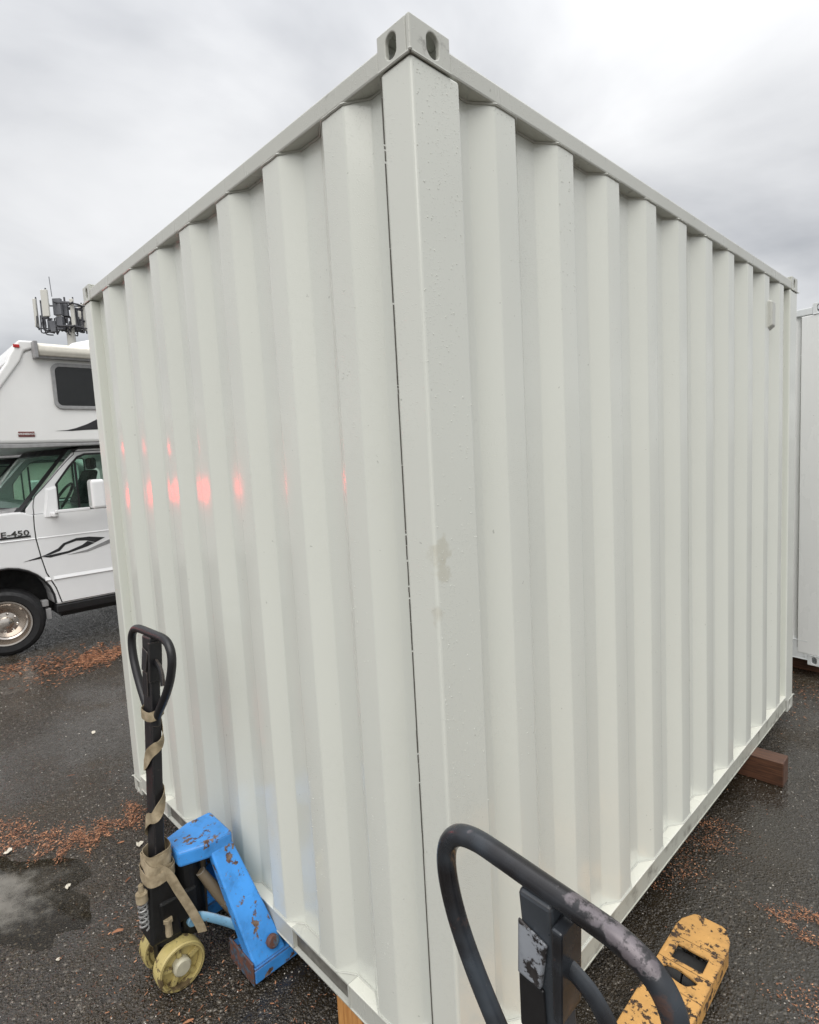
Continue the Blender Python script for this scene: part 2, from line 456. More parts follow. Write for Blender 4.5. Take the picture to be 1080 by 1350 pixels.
def lathe(bm, prof, centre, axis, seg=24):
    """prof: (radius, along axis) closed profile, revolved round an axis through centre"""
    c = Vector(centre); a = Vector(axis).normalized(); e1 = a.orthogonal().normalized(); e2 = a.cross(e1)
    V = [[bm.verts.new(c + a * h + (e1 * math.cos(2 * math.pi * q / seg) + e2 * math.sin(2 * math.pi * q / seg)) * rr) for q in range(seg)] for rr, h in prof]
    m = len(prof)
    for i in range(m):
        A, B = V[i], V[(i + 1) % m]
        for q in range(seg):
            quadface(bm, (A[q], A[(q + 1) % seg], B[(q + 1) % seg], B[q]))
def disc(bm, centre, axis, rad, h, seg=16, bev=.0):
    lathe(bm, [(1e-4, 0), (rad, 0), (rad, h - bev), (max(rad - bev, 1e-4), h), (1e-4, h)], centre, axis, seg)
def smooth_path(pts, n=6, closed=False):
    """Catmull-Rom through the points"""
    P = [Vector(p) for p in pts]; o = []
    m = len(P)
    for i in range(m if closed else m - 1):
        if closed: p0, p1, p2, p3 = P[i - 1], P[i], P[(i + 1) % m], P[(i + 2) % m]
        else: p0, p1, p2, p3 = P[max(i - 1, 0)], P[i], P[i + 1], P[min(i + 2, m - 1)]
        for q in range(n):
            t = q / n
            o.append(.5 * ((2 * p1) + (p2 - p0) * t + (2 * p0 - 5 * p1 + 4 * p2 - p3) * t * t + (3 * p1 - p0 - 3 * p2 + p3) * t ** 3))
    if not closed: o.append(P[-1])
    return o

def smooth_path2(p, n=5): return [(v.x, v.y) for v in smooth_path([(a, b, 0) for a, b in p], n)]

class Thing:
    """an Empty at the thing's base that parents its parts; parts are drawn in place and moved into its frame"""
    def __init__(s, name, label, cat, origin, group=None):
        o = bpy.data.objects.new(name, None); COL.objects.link(o)
        o.location = origin; o.empty_display_size = .2
        o['label'] = label; o['category'] = cat
        if group: o['group'] = group
        s.o = o; s.org = Vector(origin)
    def parts(s, name, bm, *a, **kw):
        return [s.part(name, b, *a, **kw) for b in islands(bm)]
    def part(s, name, bm, mat, parent=None, smooth=False, bevel=0.0, label=None, kind=None, seg=2):
        o = link(name, bm, mat, s.org, smooth, bevel, seg)
        o.parent = parent or s.o
        if label: o['label'] = label
        if kind: o['kind'] = kind
        return o
def islands(bm):
    """each loose piece as a mesh of its own"""
    bm.verts.ensure_lookup_table(); bm.verts.index_update()
    seen = set(); o = []
    for v in bm.verts:
        if v.index in seen: continue
        st = [v]; seen.add(v.index); grp = []
        while st:
            q = st.pop(); grp.append(q)
            for e in q.link_edges:
                x = e.other_vert(q)
                if x.index not in seen: seen.add(x.index); st.append(x)
        nb = bmesh.new(); mp = {q: nb.verts.new(q.co) for q in grp}
        for f in {f for q in grp for f in q.link_faces}: nb.faces.new([mp[q] for q in f.verts])
        o.append(nb)
    bm.free(); return o
def link(name, bm, mat, org=Vector((0, 0, 0)), smooth=False, bevel=0.0, seg=2):
    bmesh.ops.recalc_face_normals(bm, faces=bm.faces[:])
    if org.length: bmesh.ops.translate(bm, verts=bm.verts[:], vec=-org)
    me = bpy.data.meshes.new(name); bm.to_mesh(me); bm.free()
    me.materials.append(mat)
    if smooth:
        me.shade_smooth(); me.set_sharp_from_angle(angle=R(smooth if smooth is not True else 40))
    o = bpy.data.objects.new(name, me); COL.objects.link(o)
    if bevel:
        b = o.modifiers.new('edge', 'BEVEL'); b.width = bevel; b.segments = seg; b.limit_method = 'ANGLE'; b.angle_limit = R(35)
        b.harden_normals = False
    return o
def BM(): return bmesh.new()
def single(name, bm, mat, label, cat, org, group=None, **kw):
    o = link(name, bm, mat, Vector(org), **kw); o.location = org
    o['label'] = label; o['category'] = cat
    if group: o['group'] = group
    return o
def copy_tree(o, parent=None):
    c = o.copy(); COL.objects.link(c)
    if parent: c.parent = parent
    for ch in list(o.children): copy_tree(ch, c)
    return c

# ------------------------------------------------------------------ ground
bm = BM()
S = 700
v = [bm.verts.new(p) for p in ((-S, -S, 0), (S, -S, 0), (S, S, 0), (-S, S, 0))]; bm.faces.new(v)
g = link('asphalt_ground', bm, M_ASPHALT); g['kind'] = 'structure'

# shallow puddle, an uneven sheet a few millimetres deep
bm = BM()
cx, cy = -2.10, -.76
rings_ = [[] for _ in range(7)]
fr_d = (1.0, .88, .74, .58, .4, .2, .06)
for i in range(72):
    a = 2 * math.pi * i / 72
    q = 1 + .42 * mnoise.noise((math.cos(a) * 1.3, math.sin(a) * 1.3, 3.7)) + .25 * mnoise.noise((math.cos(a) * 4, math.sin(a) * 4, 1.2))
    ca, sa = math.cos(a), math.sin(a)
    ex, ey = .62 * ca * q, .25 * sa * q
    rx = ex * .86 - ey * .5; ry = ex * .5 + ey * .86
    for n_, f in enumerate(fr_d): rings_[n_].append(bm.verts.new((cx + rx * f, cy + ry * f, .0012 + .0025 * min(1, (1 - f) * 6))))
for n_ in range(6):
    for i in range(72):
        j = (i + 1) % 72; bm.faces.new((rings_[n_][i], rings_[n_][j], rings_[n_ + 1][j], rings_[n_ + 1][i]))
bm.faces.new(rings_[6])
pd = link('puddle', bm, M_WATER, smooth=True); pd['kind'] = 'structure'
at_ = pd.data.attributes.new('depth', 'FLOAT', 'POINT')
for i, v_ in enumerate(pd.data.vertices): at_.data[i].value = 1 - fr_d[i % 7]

# ------------------------------------------------------------------ container
W, LN, H = 2.16711, 2.98699, 2.438
def fillet(poly, rad=.0045, n=3):
    o = [poly[0]]
    for i in range(1, len(poly) - 1):
        p0, p1, p2 = (Vector((*q, 0)) for q in (poly[i - 1], poly[i], poly[i + 1]))
        a = (p0 - p1).normalized(); b = (p2 - p1).normalized()
        dd = min(rad, (p0 - p1).length * .4, (p2 - p1).length * .4)
        A = p1 + a * dd; B = p1 + b * dd
        for q in range(n + 1):
            t = q / n
            z = A * (1 - t) ** 2 + p1 * 2 * t * (1 - t) + B * t * t
            o.append((z.x, z.y))
    o.append(poly[-1]); return o
def corrugation(start, end, centres, hw=.039, slope=.055, lo=.040, hi=.004):
    p = [(start, lo)]
    for c in centres: p += [(c - hw - slope, lo), (c - hw, hi), (c + hw, hi), (c + hw + slope, lo)]
    p.append((end, lo)); return p
def sheet(bm, prof, place, z0, z1, rows=26, seed=0.0):
    R_ = []
    for i in range(rows + 1):
        z = z0 + (z1 - z0) * i / rows; row = []
        for (a, dpt) in prof:
            wv = (.0013 * mnoise.noise((a * 5 + seed, z * 1.7, seed)) + .0022 * max(0, mnoise.noise((a * 3.1 - seed, z * 2.6, 4 + seed)) - .35)) if 0 < i < rows else 0
            row.append(bm.verts.new(place(a, dpt + wv, z)))
        R_.append(row)
    for i in range(rows):
        for j in range(len(prof) - 1): bm.faces.new((R_[i][j], R_[i][j + 1], R_[i + 1][j + 1], R_[i + 1][j]))
def bead(bm, prof, place, z, rad=.0035, off=0):
    path = []
    for (a, b), (a2, b2) in zip(prof[:-1], prof[1:]):
        n = max(1, int(math.hypot(a2 - a, b2 - b) / .012))
        for q in range(n): path.append((a + (a2 - a) * q / n, b + (b2 - b) * q / n))
    path.append(prof[-1])
    pts = [place(a, b - off, z + .0012 * mnoise.noise((a * 60, b * 60, 0))) for a, b in path]
    tube(bm, pts, [rad * (1 + .35 * mnoise.noise((i * .9, 0, 5))) for i in range(len(pts))], 5, cap=False)

def container(label, mw, mp, mr, mrd, rail0=.028, rail1=.105, pockets=True, wide=.09, group='white shipping containers'):
    T = Thing('shipping_container', label, 'container', (-W / 2, LN / 2, ZB), group)
    Z = lambda z: z + ZB
    TR0, TR1 = 2.369, 2.415
    # corrugated walls, two sheets a side
    def wall(place, a0, a1, cs, cut, name):
        runs = ((a0, cut, [x for x in cs if x < cut], 1.3), (cut, a1, [x for x in cs if x > cut], 7.1)) if cut else ((a0, a1, cs, 2.2),)
        for (s, e, c, sd_) in runs:
            prof = fillet(corrugation(s, e, c))
            bm = BM(); sheet(bm, prof, place, Z(rail1), Z(TR0), seed=sd_ + a0)
            o = T.part('wall_panel', bm, mw, smooth=25)
            bm = BM(); bead(bm, prof, place, Z(TR0 - .001), .0032, .0015); bead(bm, prof, place, Z(rail1 + .001), .003, .0015)
            T.parts('weld_bead', bm, mr, o, smooth=True)
        if not cut: return
        bm = BM()
        pts = [place(cut, .040 - .0005, Z(rail1) + (TR0 - rail1) * i / 60) for i in range(61)]
        tube(bm, pts, [.0017 * (1 + .4 * mnoise.noise((i * .8, 2, 1))) for i in range(61)], 5, cap=False)
        T.part('weld_seam', bm, mr, smooth=True)
    side_c = [.308 + .2640 * i for i in range(10)]
    end_c = sorted(-.257 - .2685 * i for i in range(7))
    wall(lambda a, dp, z: (-dp, a, z), .14, LN - .14, side_c, .308 + .264 * 4.5, 'r')
    wall(lambda a, dp, z: (-W + dp, a, z), .14, LN - .14, side_c, .308 + .264 * 4.5, 'l')
    wall(lambda a, dp, z: (a, dp, z), -W + .086, -.086, end_c, None, 'f')
    # doors at the far end
    for x0, x1 in ((-W + .09, -W / 2 - .004), (-W / 2 + .004, -.09)):
        bm = BM(); box(bm, x0, x1, LN - .045, LN - .005, Z(rail1 + .01), Z(TR0 - .01))
        dr = T.part('door', bm, mw, bevel=.006)
        for f in (.3, .72):
            bm = BM(); xx = x0 + (x1 - x0) * f
            tube(bm, [(xx, LN + .02, Z(.12)), (xx, LN + .02, Z(2.34))], .017, 10)
            T.part('lock_rod', bm, M_STEEL, dr, smooth=True)
        bm = BM()
        for hz in (.4, .95, 1.5, 2.1):
            xh = x0 + .02 if x0 < -W / 2 - .2 else x1 - .02
            box(bm, xh - .09, xh + .09, LN - .004, LN + .012, Z(hz - .03), Z(hz + .03))
        T.parts('hinge', bm, mr, dr, bevel=.003)
    # posts
    pw, pl = wide, .146
    for sx, sy in ((0, 0), (1, 0), (0, 1), (1, 1)):
        x1 = -.0015 if not sx else -W + pw; x0 = -pw if not sx else -W + .0015
        y0 = .0015 if not sy else LN - pl; y1 = pl if not sy else LN - .0015
        bm = BM(); box(bm, x0, x1, y0, y1, Z(.072), Z(2.366))
        po = T.part('corner_post', bm, mp, bevel=.007, seg=3)
        if not sy and not sx:
            # broken dark joint where the post plate meets the end wall
            bm = BM(); z = .11
            xs = -pw + .0015 if not sx else -W + pw - .0015
            while z < 2.35:
                h = rnd.choice((.01, .02, .05, .12, .22)) * rnd.uniform(.5, 1.3)
                j = rnd.uniform(-.0006, .0006); ww = rnd.uniform(.0001, .0005)
                box(bm, xs - ww + j, xs + ww + j, .0002, .004, Z(z), Z(min(z + h, 2.36))); z += h + rnd.choice((.0003, .0006, .001, .004))
            T.part('sealant_joint', bm, M_SEAL, po)
        # castings with slots on both outer faces
        for (z0, z1) in ((0, .0705), (2.3675, H)):
            bm = BM()
            CX, CY, th = .0945, .1175, .011
            xo = 0 if not sx else -W; sgx = -1 if not sx else 1
            yo = 0 if not sy else LN; sgy = 1 if not sy else -1
            zc_ = (z0 + z1) / 2
            hx = stadium(.054, zc_, .0155, .0245); hy = stadium(.066, zc_, .0185, .0245)
            ro = rect_for(hx, .054, zc_, th, CX, z0, z1)
            # face across x (front), face across y (side)
            A = [(xo + sgx * a, b) for a, b in ro]; B = [(xo + sgx * a, b) for a, b in hx]
            ring(bm, [(a, Z(b)) for a, b in A], [(a, Z(b)) for a, b in B], 'y', yo, yo + sgy * th)
            ro = rect_for(hy, .066, zc_, 0, CY, z0, z1)
            A = [(yo + sgy * a, b) for a, b in ro]; B = [(yo + sgy * a, b) for a, b in hy]
            ring(bm, [(a, Z(b)) for a, b in A], [(a, Z(b)) for a, b in B], 'x', xo, xo + sgx * th)
            # floor plate, back walls, top plate ring
            def bx(xa, xb, ya, yb, za, zb_):
                xx = sorted((xo + sgx * xa, xo + sgx * xb)); yy = sorted((yo + sgy * ya, yo + sgy * yb))
                box(bm, xx[0], xx[1], yy[0], yy[1], Z(za), Z(zb_))
            bx(th, CX - .001, th, CY - .001, z0 + .0005, z0 + .008)
            tz0, tz1 = z1 - .008, z1 - .0006
            bx(th, .045, th, CY - .001, tz0, tz1); bx(.066, CX - .001, th, CY - .001, tz0, tz1)
            bx(.045, .066, th, .05, tz0, tz1); bx(.045, .066, .08, CY - .001, tz0, tz1)
            if z0 > 1:
                bx(CX - .009, CX - .001, th, .07, z0 + .008, tz0)
                bx(th, .06, CY - .009, CY - .001, z0 + .008, tz0)
            else:
                bx(CX - .009, CX - .001, th, CY - .001, z0 + .008, tz0)
                bx(th, CX - .009, CY - .009, CY - .001, z0 + .008, tz0)
            T.part('corner_casting', bm, mr, bevel=.0025)
            bm = BM()
            zz = Z(z1 - .0005 if z0 < 1 else z0 - .0005)
            path = [(xo + sgx * .09, yo - sgy * .001, zz), (xo - sgx * .001 + sgx * .004, yo - sgy * .001, zz), (xo - sgx * .001, yo + sgy * .004, zz), (xo - sgx * .001, yo + sgy * .116, zz)]
            tube(bm, smooth_path(path, 8), .003, 6)
            T.part('weld_bead', bm, mr, po, smooth=True)
    # top rails
    def rail(name, x0, x1, y0, y1, z0, z1, m, bev=.005):
        bm = BM(); box(bm, x0, x1, y0, y1, Z(z0), Z(z1)); return T.part(name, bm, m, bevel=bev)
    rail('top_rail', -W + .0945, -.0945, .0022, .056, TR0, TR1, mr); rail('top_rail', -W + .0945, -.0945, LN - .056, LN - .0022, TR0, TR1, mr)
    rail('top_rail', -.056, -.0022, .1175, LN - .1175, TR0, TR1, mr); rail('top_rail', -W + .0022, -W + .056, .1175, LN - .1175, TR0, TR1, mr)
    bm = BM(); box(bm, -W + .05, -.05, .05, LN - .05, Z(TR1 - .03), Z(TR1 - .012)); T.part('roof', bm, mw)
    # bottom rails: thin top lip, flat web, thin lower flange
    def brail(pts0, pts1, inner_, m, along):
        bm = BM()
        (a0, a1), o, s = (pts0, pts1), inner_[0], inner_[1]
        def b_(d0, d1, z0, z1):
            q0, q1 = sorted((o + s * d0, o + s * d1))
            if along == 'y': box(bm, q0, q1, a0, a1, Z(z0), Z(z1))
            else: box(bm, a0, a1, q0, q1, Z(z0), Z(z1))
        b_(.0025, .008, rail0 + .006, rail1 - .006)
        ra = T.part('bottom_rail', bm, m)
        bm = BM(); b_(0, .058, rail1 - .0058, rail1); T.part('upper_flange', bm, M_LIP if m is M_RAIL or m is M_RAILD else m, ra, bevel=.0018)
        bm = BM(); b_(0, .05, rail0, rail0 + .0058); T.part('lower_flange', bm, m, ra, bevel=.0018)
        return ra
    e0 = max(.1175, pl + .0005) if rail1 > .0705 else .1175
    brail(e0, LN - e0, (-.0005, -1), mrd, 'y'); brail(e0, LN - e0, (-W + .0005, 1), mrd, 'y')
    brail(-W + .0945, -.0945, (LN - .0005, -1), mrd, 'x')
    if pockets:
        pk = ((-1.745, -1.452), (-.722, -.428))
        xs = [-W + .0945, pk[0][0], pk[0][1], pk[1][0], pk[1][1], -.0945]
        for i in (0, 2, 4): brail(xs[i], xs[i + 1], (.0005, 1), mr, 'x')
        for (a, b) in pk:
            bm = BM()
            box(bm, a + .004, b - .004, .016, .022, Z(rail0 + .004), Z(rail1 - .007))
            pp = T.part('fork_pocket', bm, M_POCKET)
            bm = BM(); box(bm, a + .0005, b - .0005, .0012, .058, Z(rail1 - .0065), Z(rail1 - .0005)); T.part('lip', bm, mr, pp)
            bm = BM(); box(bm, a + .0005, b - .0005, .001, .0155, Z(rail0 + .0008), Z(rail0 + .0052)); T.part('strap_plate', bm, mr, pp)
            bm = BM(); box(bm, a - .003, a + .004, .0008, .03, Z(rail0 + .006), Z(rail1 - .007)); box(bm, b - .004, b + .003, .0008, .03, Z(rail0 + .006), Z(rail1 - .007)); T.parts('side_plate', bm, mr, pp)
    else: brail(-W + .0945, -.0945, (.0005, 1), mrd, 'x')
    bm = BM(); box(bm, -W + .06, -.06, .06, LN - .06, Z(.075), Z(.1)); T.part('floor', bm, M_DARK)
    for q in range(5):
        bm = BM(); y = .45 + q * .52; box(bm, -W + .06, -.06, y - .03, y + .03, Z(.032), Z(.0745)); T.part('cross_member', bm, M_RAILD)
    return T

def vent(T):
    bm = BM()
    hexa(bm, [(-.012, 2.435, ZB + 2.11), (.014, 2.44, ZB + 2.13), (.014, 2.50, ZB + 2.13), (-.012, 2.505, ZB + 2.11),
              (-.012, 2.435, ZB + 2.255), (.014, 2.44, ZB + 2.245), (.014, 2.50, ZB + 2.245), (-.012, 2.505, ZB + 2.255)])
    return T.part('vent_cover', bm, M_RAIL, bevel=.006)
C1 = container('large cream white corrugated container with glossy wet paint, its corner post towards the viewer', M_WALL, M_POST, M_RAIL, M_RAILD)
vent(C1)
k = Mat('beaded_water', CREAM, .02)
k.b.inputs['IOR'].default_value = 1.33
M_DROP = k.m
def water_beads(n, spot, nrm, seed):
    q = random.Random(seed); bm = BM(); nrm = Vector(nrm).normalized()
    e1 = nrm.cross(Vector((0, 0, 1))).normalized(); e2 = Vector((0, 0, 1))
    for i in range(n):
        p = Vector(spot(q)); r_ = .0005 + .0013 * q.random() ** 3
        ring_ = [[bm.verts.new(p + (e1 * math.cos(6.283 * a / 7) + e2 * math.sin(6.283 * a / 7) * 1.15) * r_ * f + nrm * r_ * h) for a in range(7)] for f, h in ((1, -.12), (.82, .38))]
        t = bm.verts.new(p + nrm * r_ * .62)
        for a in range(7):
            b = (a + 1) % 7; bm.faces.new((ring_[0][a], ring_[0][b], ring_[1][b], ring_[1][a])); bm.faces.new((ring_[1][a], ring_[1][b], t))
        bm.faces.new(ring_[0][::-1])
    return bm
def zdrop(q): return ZB + 2.36 - 1.6 * q.random() ** 1.7
C1.part('water_beads', water_beads(900, lambda q: (-.0015, q.uniform(.008, .14), zdrop(q)), (1, 0, 0), 5), M_DROP, smooth=True, kind='stuff')
def on_slope(q):
    c = .308 + .264 * q.choice((0, 0, 1, 1, 2, 3)); t = q.random()
    return (-.004 - .036 * t * 0, c - .039 + .078 * q.random(), zdrop(q))
C1.part('water_beads', water_beads(900, on_slope, (1, 0, 0), 6), M_DROP, smooth=True, kind='stuff')
def on_end(q):
    c = -.257 - .2685 * q.choice((0, 0, 1, 2, 3, 4, 5)); return (c - .039 + .078 * q.random(), .004, ZB + q.uniform(.3, 2.3))
C1.part('water_beads', water_beads(900, on_end, (0, -1, 0), 7), M_DROP, smooth=True, kind='stuff')
C2 = container('smooth cool white container, mostly hidden, standing behind the right end of the large cream one', M_WALL2, M_WALL2, M_RAIL2, M_RAIL2, .03, .165, False, wide=.16)
C2.o.rotation_euler = (0, 0, R(-8.7))
_c = Matrix.Rotation(R(-8.7), 3, 'Z') @ Vector((W / 2, -LN / 2, 0))
C2.o.location = (.012 - _c.x, 3.746 - _c.y, ZB)

# timber under the containers
def timber(x0, x1, y0, y1, z1, mat, label, org=None, rz=0, name='timber_block'):
    bm = BM(); box(bm, x0, x1, y0, y1, .001, z1)
    o = single(name, bm, mat, label, 'timber', ((x0 + x1) / 2, (y0 + y1) / 2, .001), 'timbers under the containers', bevel=.004)
    o.rotation_euler = (0, 0, rz); return o
timber(-1.1, .135, 2.175, 2.275, ZB + .0275, M_WOOD, 'wet dark brown timber sticking out under the right side of the cream container', rz=R(1.5), name='timber_beam')
timber(-.498, -.38, .004, .35, ZB + .0275, M_WOODEND, 'fresh orange timber block under the front rail by the near corner')
timber(-.75, .03, 3.93, 4.03, ZB, M_WOOD, 'brown timber beam in the shade under the far white container', rz=R(-6), name='timber_beam')
timber(-1.9, -.2, 5.95, 6.05, ZB, M_WOOD, 'brown timber beam under the back end of the far white container', rz=R(-8), name='timber_beam')
timber(-1.9, -1.2, 2.6, 2.7, ZB + .0275, M_WOOD, 'brown timber beam under the far left end of the cream container', name='timber_beam')

# ------------------------------------------------------------------ pallet jacks
def pallet_jack(label, root, yaw, m, fh, flen, top, base, turn=0.0, loop_w=.155, slots=True, post_w=.026, wr=.078, roll=0.0, loop_h=1.0):
    """root: steering axis on the ground; forks along +y. top / base: (y, z) of the handle ends"""
    T = Thing('pallet_jack', label, 'pallet jack', (0, 0, 0), 'pallet jacks by the cream container')
    fw, fz0, fz1 = .16, .022, .077
    # forks
    for s in (-1, 1):
        xo, xi = s * fh, s * (fh - fw); xc = (xo + xi) / 2
        y0, y1 = .157, flen
        bm = BM()
        h = fw / 2
        outl = [(xc - h, y0), (xc + h, y0), (xc + h, y1 - .085), (xc + h * .93, y1 - .05), (xc + h * .62, y1 - .006), (xc + h * .45, y1), (xc - h * .45, y1), (xc - h * .62, y1 - .006), (xc - h * .93, y1 - .05), (xc - h, y1 - .085)]
        if slots:
            # top plate in strips round a square and a worn oval opening
            ys = (y1 - .225, y1 - .163)
            yo = (y1 - .302, y1 - .255)
            def plate(poly): prism(bm, poly, 'z', fz1 - .008, fz1)
            plate([(xc - h, y0), (xc + h, y0), (xc + h, yo[0] - .03), (xc - h, yo[0] - .03)])
            cxo, cyo = xc - .002, (yo[0] + yo[1]) / 2
            st = [(cxo + a * .046 * (1 + .15 * math.sin(3 * q)), cyo + b * .024 * (1 + .2 * math.cos(2 * q + 1))) for q, (a, b) in ((2 * math.pi * i / 28, (math.cos(2 * math.pi * i / 28), math.sin(2 * math.pi * i / 28))) for i in range(28))]
            ring(bm, rect_for(st, cxo, cyo, xc - h, xc + h, yo[0] - .03, ys[0] - .016), st, 'z', fz1 - .008, fz1)
            sq = [(xc - .046, ys[0]), (xc + .046, ys[0]), (xc + .046, ys[1]), (xc - .046, ys[1])]
            ring(bm, [(xc - h, ys[0] - .016), (xc + h, ys[0] - .016), (xc + h, ys[1] + .03), (xc - h, ys[1] + .03)], sq, 'z', fz1 - .008, fz1)
            plate([(xc - h, ys[1] + .03), (xc + h, ys[1] + .03)] + outl[2:])
        else: prism(bm, outl, 'z', fz1 - .008, fz1)
        for e in (-1, 1):
            x0, x1 = sorted((xc + e * h, xc + e * (h - .008)))
            box(bm, x0, x1, y0, y1 - .085, fz0, fz1 - .0082)
        # closed, sloping nose
        n = outl[2:]
        A = [bm.verts.new((a, b, fz1 - .0082)) for a, b in n]; B = [bm.verts.new((xc + (a - xc) * .86, y1 - .085 + (b - y1 + .085) * .55, fz0)) for a, b in n]
        for i in range(len(n)):
            j = (i + 1) % len(n); bm.faces.new((A[i], A[j], B[j], B[i]))
        bm.faces.new(B)
        fk = T.part('fork', bm, m['fork'], bevel=.004)
        bm = BM(); box(bm, xc - h + .01, xc + h - .01, y0 + .02, y1 - .36, fz0 + .006, fz0 + .012); T.part('pull_rod', bm, m['dark'], fk)
        bm = BM()
        for q in (-1, 1):
            lathe(bm, [(.012, -.03), (.037, -.03), (.037, .03), (.012, .03)], (xc + q * .033, y1 - .30 + .06, .037), (1, 0, 0), 20)
        T.parts('load_roller', bm, m['dark'] if slots else m['wheel'], fk, smooth=True)
        if slots:
            bm = BM(); box(bm, xc - .05, xc + .05, y1 - .23, y1 - .155, fz1 - .03, fz1 - .0255); T.part('slot_plate', bm, m['dark'], fk)
        # front face of the heel
        bm = BM(); box(bm, min(xo, xi) + .001, max(xo, xi) - .001, .150, .1565, fz0 - .002, fz1 + .02); T.part('heel_plate', bm, m['rust'], fk, bevel=.002)
        # leaning leg of the frame, plate with a folded front edge
        t = .05
        bot = [(xo, .158), (xo, .275), (xo - s * t * 1.5, .275), (xo - s * t * 1.5, .158)]
        tp = [(s * .083, .126), (s * .083, .206), (s * .04, .206), (s * .04, .126)]
        bm = BM(); hexa(bm, [(a, b, fz1 + .0005) for a, b in bot] + [(a, b, .405) for a, b in tp])
        lg = T.part('frame_leg', bm, m['body'], bevel=.007, seg=3)
        bm = BM()
        disc(bm, (xo - s * .016, .232, fz1 + .042), (s, 0, .35), .021, .018, 14, .005)
        T.part('pivot_bolt', bm, m['rust'], lg, smooth=True)
        # bell-crank link
        bm = BM()
        p = smooth_path([(s * .045, .06, .185), (s * .075, .085, .196), (s * .13, .14, .172), (s * .175, .19, .14), (s * .2, .26, .12)], 5)
        tube(bm, p, .015, 8, flat=(.008, .018))
        disc(bm, (s * .03, .06, .183), (s, 0, 0), .02, .028, 14, .003)
        T.part('link_rod', bm, m['dull'], smooth=True)
        bm = BM(); tube(bm, [(s * .05, .10, .335), (s * .075, .14, .25), (s * .11, .205, .12)], [.016, .02, .018], 10); T.part('lift_rod', bm, m['rod'], smooth=True)
    # head plate that carries the pump
    bm = BM()
    prism(bm, [(-.085, .207), (-.085, .118), (-.055, .03), (.055, .03), (.085, .118), (.085, .207)], 'z', .385, .44)
    T.part('head_plate', bm, m['body'], bevel=.01, seg=3)
    bm = BM(); hexa(bm, [(-.2, .262, .1), (.2, .262, .1), (.2, .27, .1), (-.2, .27, .1), (-.06, .196, .386), (.06, .196, .386), (.06, .204, .386), (-.06, .204, .386)])
    T.part('back_plate', bm, m['dull'], bevel=.002)
    # pump
    bm = BM()
    lathe(bm, [(.001, .13), (.05, .13), (.055, .2), (.05, .3), (.045, .384), (.001, .384)], (0, .07, 0), (0, 0, 1), 20)
    box(bm, -.055, .055, -.04, .085, .20, .30)
    hexa(bm, [(-.05, -.075, .17), (.05, -.075, .17), (.06, .02, .17), (-.06, .02, .17), (-.035, -.06, .36), (.035, -.06, .36), (.045, .02, .40), (-.045, .02, .40)])
    pu = T.part('pump', bm, m['pump'], bevel=.008)
    bm = BM(); tube(bm, [(.0, .115, .14), (0, .125, .36)], .016, 10); T.part('ram', bm, m['rod'], pu, smooth=True)
    bm = BM()
    hel = [(.028 + .013 * math.cos(q * .7), -.082 + .013 * math.sin(q * .7), .232 + q * .0019) for q in range(50)]
    tube(bm, hel, .0032, 6); T.part('spring', bm, M_STEEL, pu, smooth=True)
    bm = BM()
    disc(bm, (.028, -.082, .326), (0, 0, 1), .018, .032, 14, .004); disc(bm, (.028, -.082, .357), (0, 0, 1), .008, .03, 10, .006)
    T.part('spring_cap', bm, m['cap'], pu, smooth=True)
    bm = BM(); disc(bm, (.055, -.02, .185), (0, 0, 1), .011, .05, 10, .002); disc(bm, (.055, -.02, .233), (0, 0, 1), .016, .012, 6, .002); T.parts('axle_bolt', bm, m['cap'], pu)
    # steering yoke and wheels
    bm = BM(); box(bm, -.022, .022, -.05, .05, .075, .168); disc(bm, (0, 0, .14), (0, 0, 1), .05, .03, 20, .003)
    tube(bm, [(-.085, 0, wr), (.085, 0, wr)], .012, 10)
    yk = T.part('steering_yoke', bm, m['pump'], bevel=.004)
    for s in (-1, 1):
        bm = BM(); x = s * .062
        lathe(bm, [(.026, -.024), (wr * .74, -.02), (wr * .8, -.027), (wr * .93, -.027), (wr * .99, -.021), (wr, 0), (wr * .99, .021), (wr * .93, .027), (wr * .84, .027), (wr * .78, .004), (.028, .006)], (x, 0, wr), (s, 0, 0), 40)
        wh = T.part('wheel', bm, m['wheel'], smooth=35)
        bm = BM()
        for q in range(5):
            a = 2 * math.pi * q / 5 + .4
            e = Vector((0, math.cos(a), math.sin(a))); f = Vector((0, -math.sin(a), math.cos(a)))
            c0 = Vector((x + s * .004, 0, wr))
            pts = []
            for xx in (0, s * .014):
                for rr, wd in ((.03, .008), (.03, -.008), (wr * .82, -.008), (wr * .82, .008)):
                    pts.append(c0 + Vector((xx, 0, 0)) + e * rr + f * wd)
            hexa(bm, pts)
        T.parts('spoke', bm, m['wheel'], wh, bevel=.002)
        bm = BM(); disc(bm, (x + s * .006, 0, wr), (s, 0, 0), .0285, .026, 24, .006); T.part('hub_cap', bm, m['hub'], wh, smooth=True)
    # handle: bar with loop grip
    by, bz = base; ty, tz = top
    ax = Vector((0, ty - by, tz - bz)); ln = ax.length; ax.normalize()
    wx = Vector((math.cos(turn), math.sin(turn), 0)); nx = wx.cross(ax).normalized(); wx = ax.cross(nx)
    B = Vector((0, by, bz))
    P = lambda a, b, c=0: B + wx * a + ax * b + nx * c
    bm = BM()
    hw, ht = post_w, .016
    hexa(bm, [P(-hw, .0, -ht), P(hw, .0, -ht), P(hw, .0, ht), P(-hw, .0, ht), P(-hw, ln - .008, -ht), P(hw, ln - .008, -ht), P(hw, ln - .008, ht), P(-hw, ln - .008, ht)])
    po = T.part('handle_post', bm, m['post'], bevel=.005)
    wl = wx * math.cos(roll) + ax * math.sin(roll); al = ax * math.cos(roll) - wx * math.sin(roll); tc_ = P(0, ln)
    P0_ = P
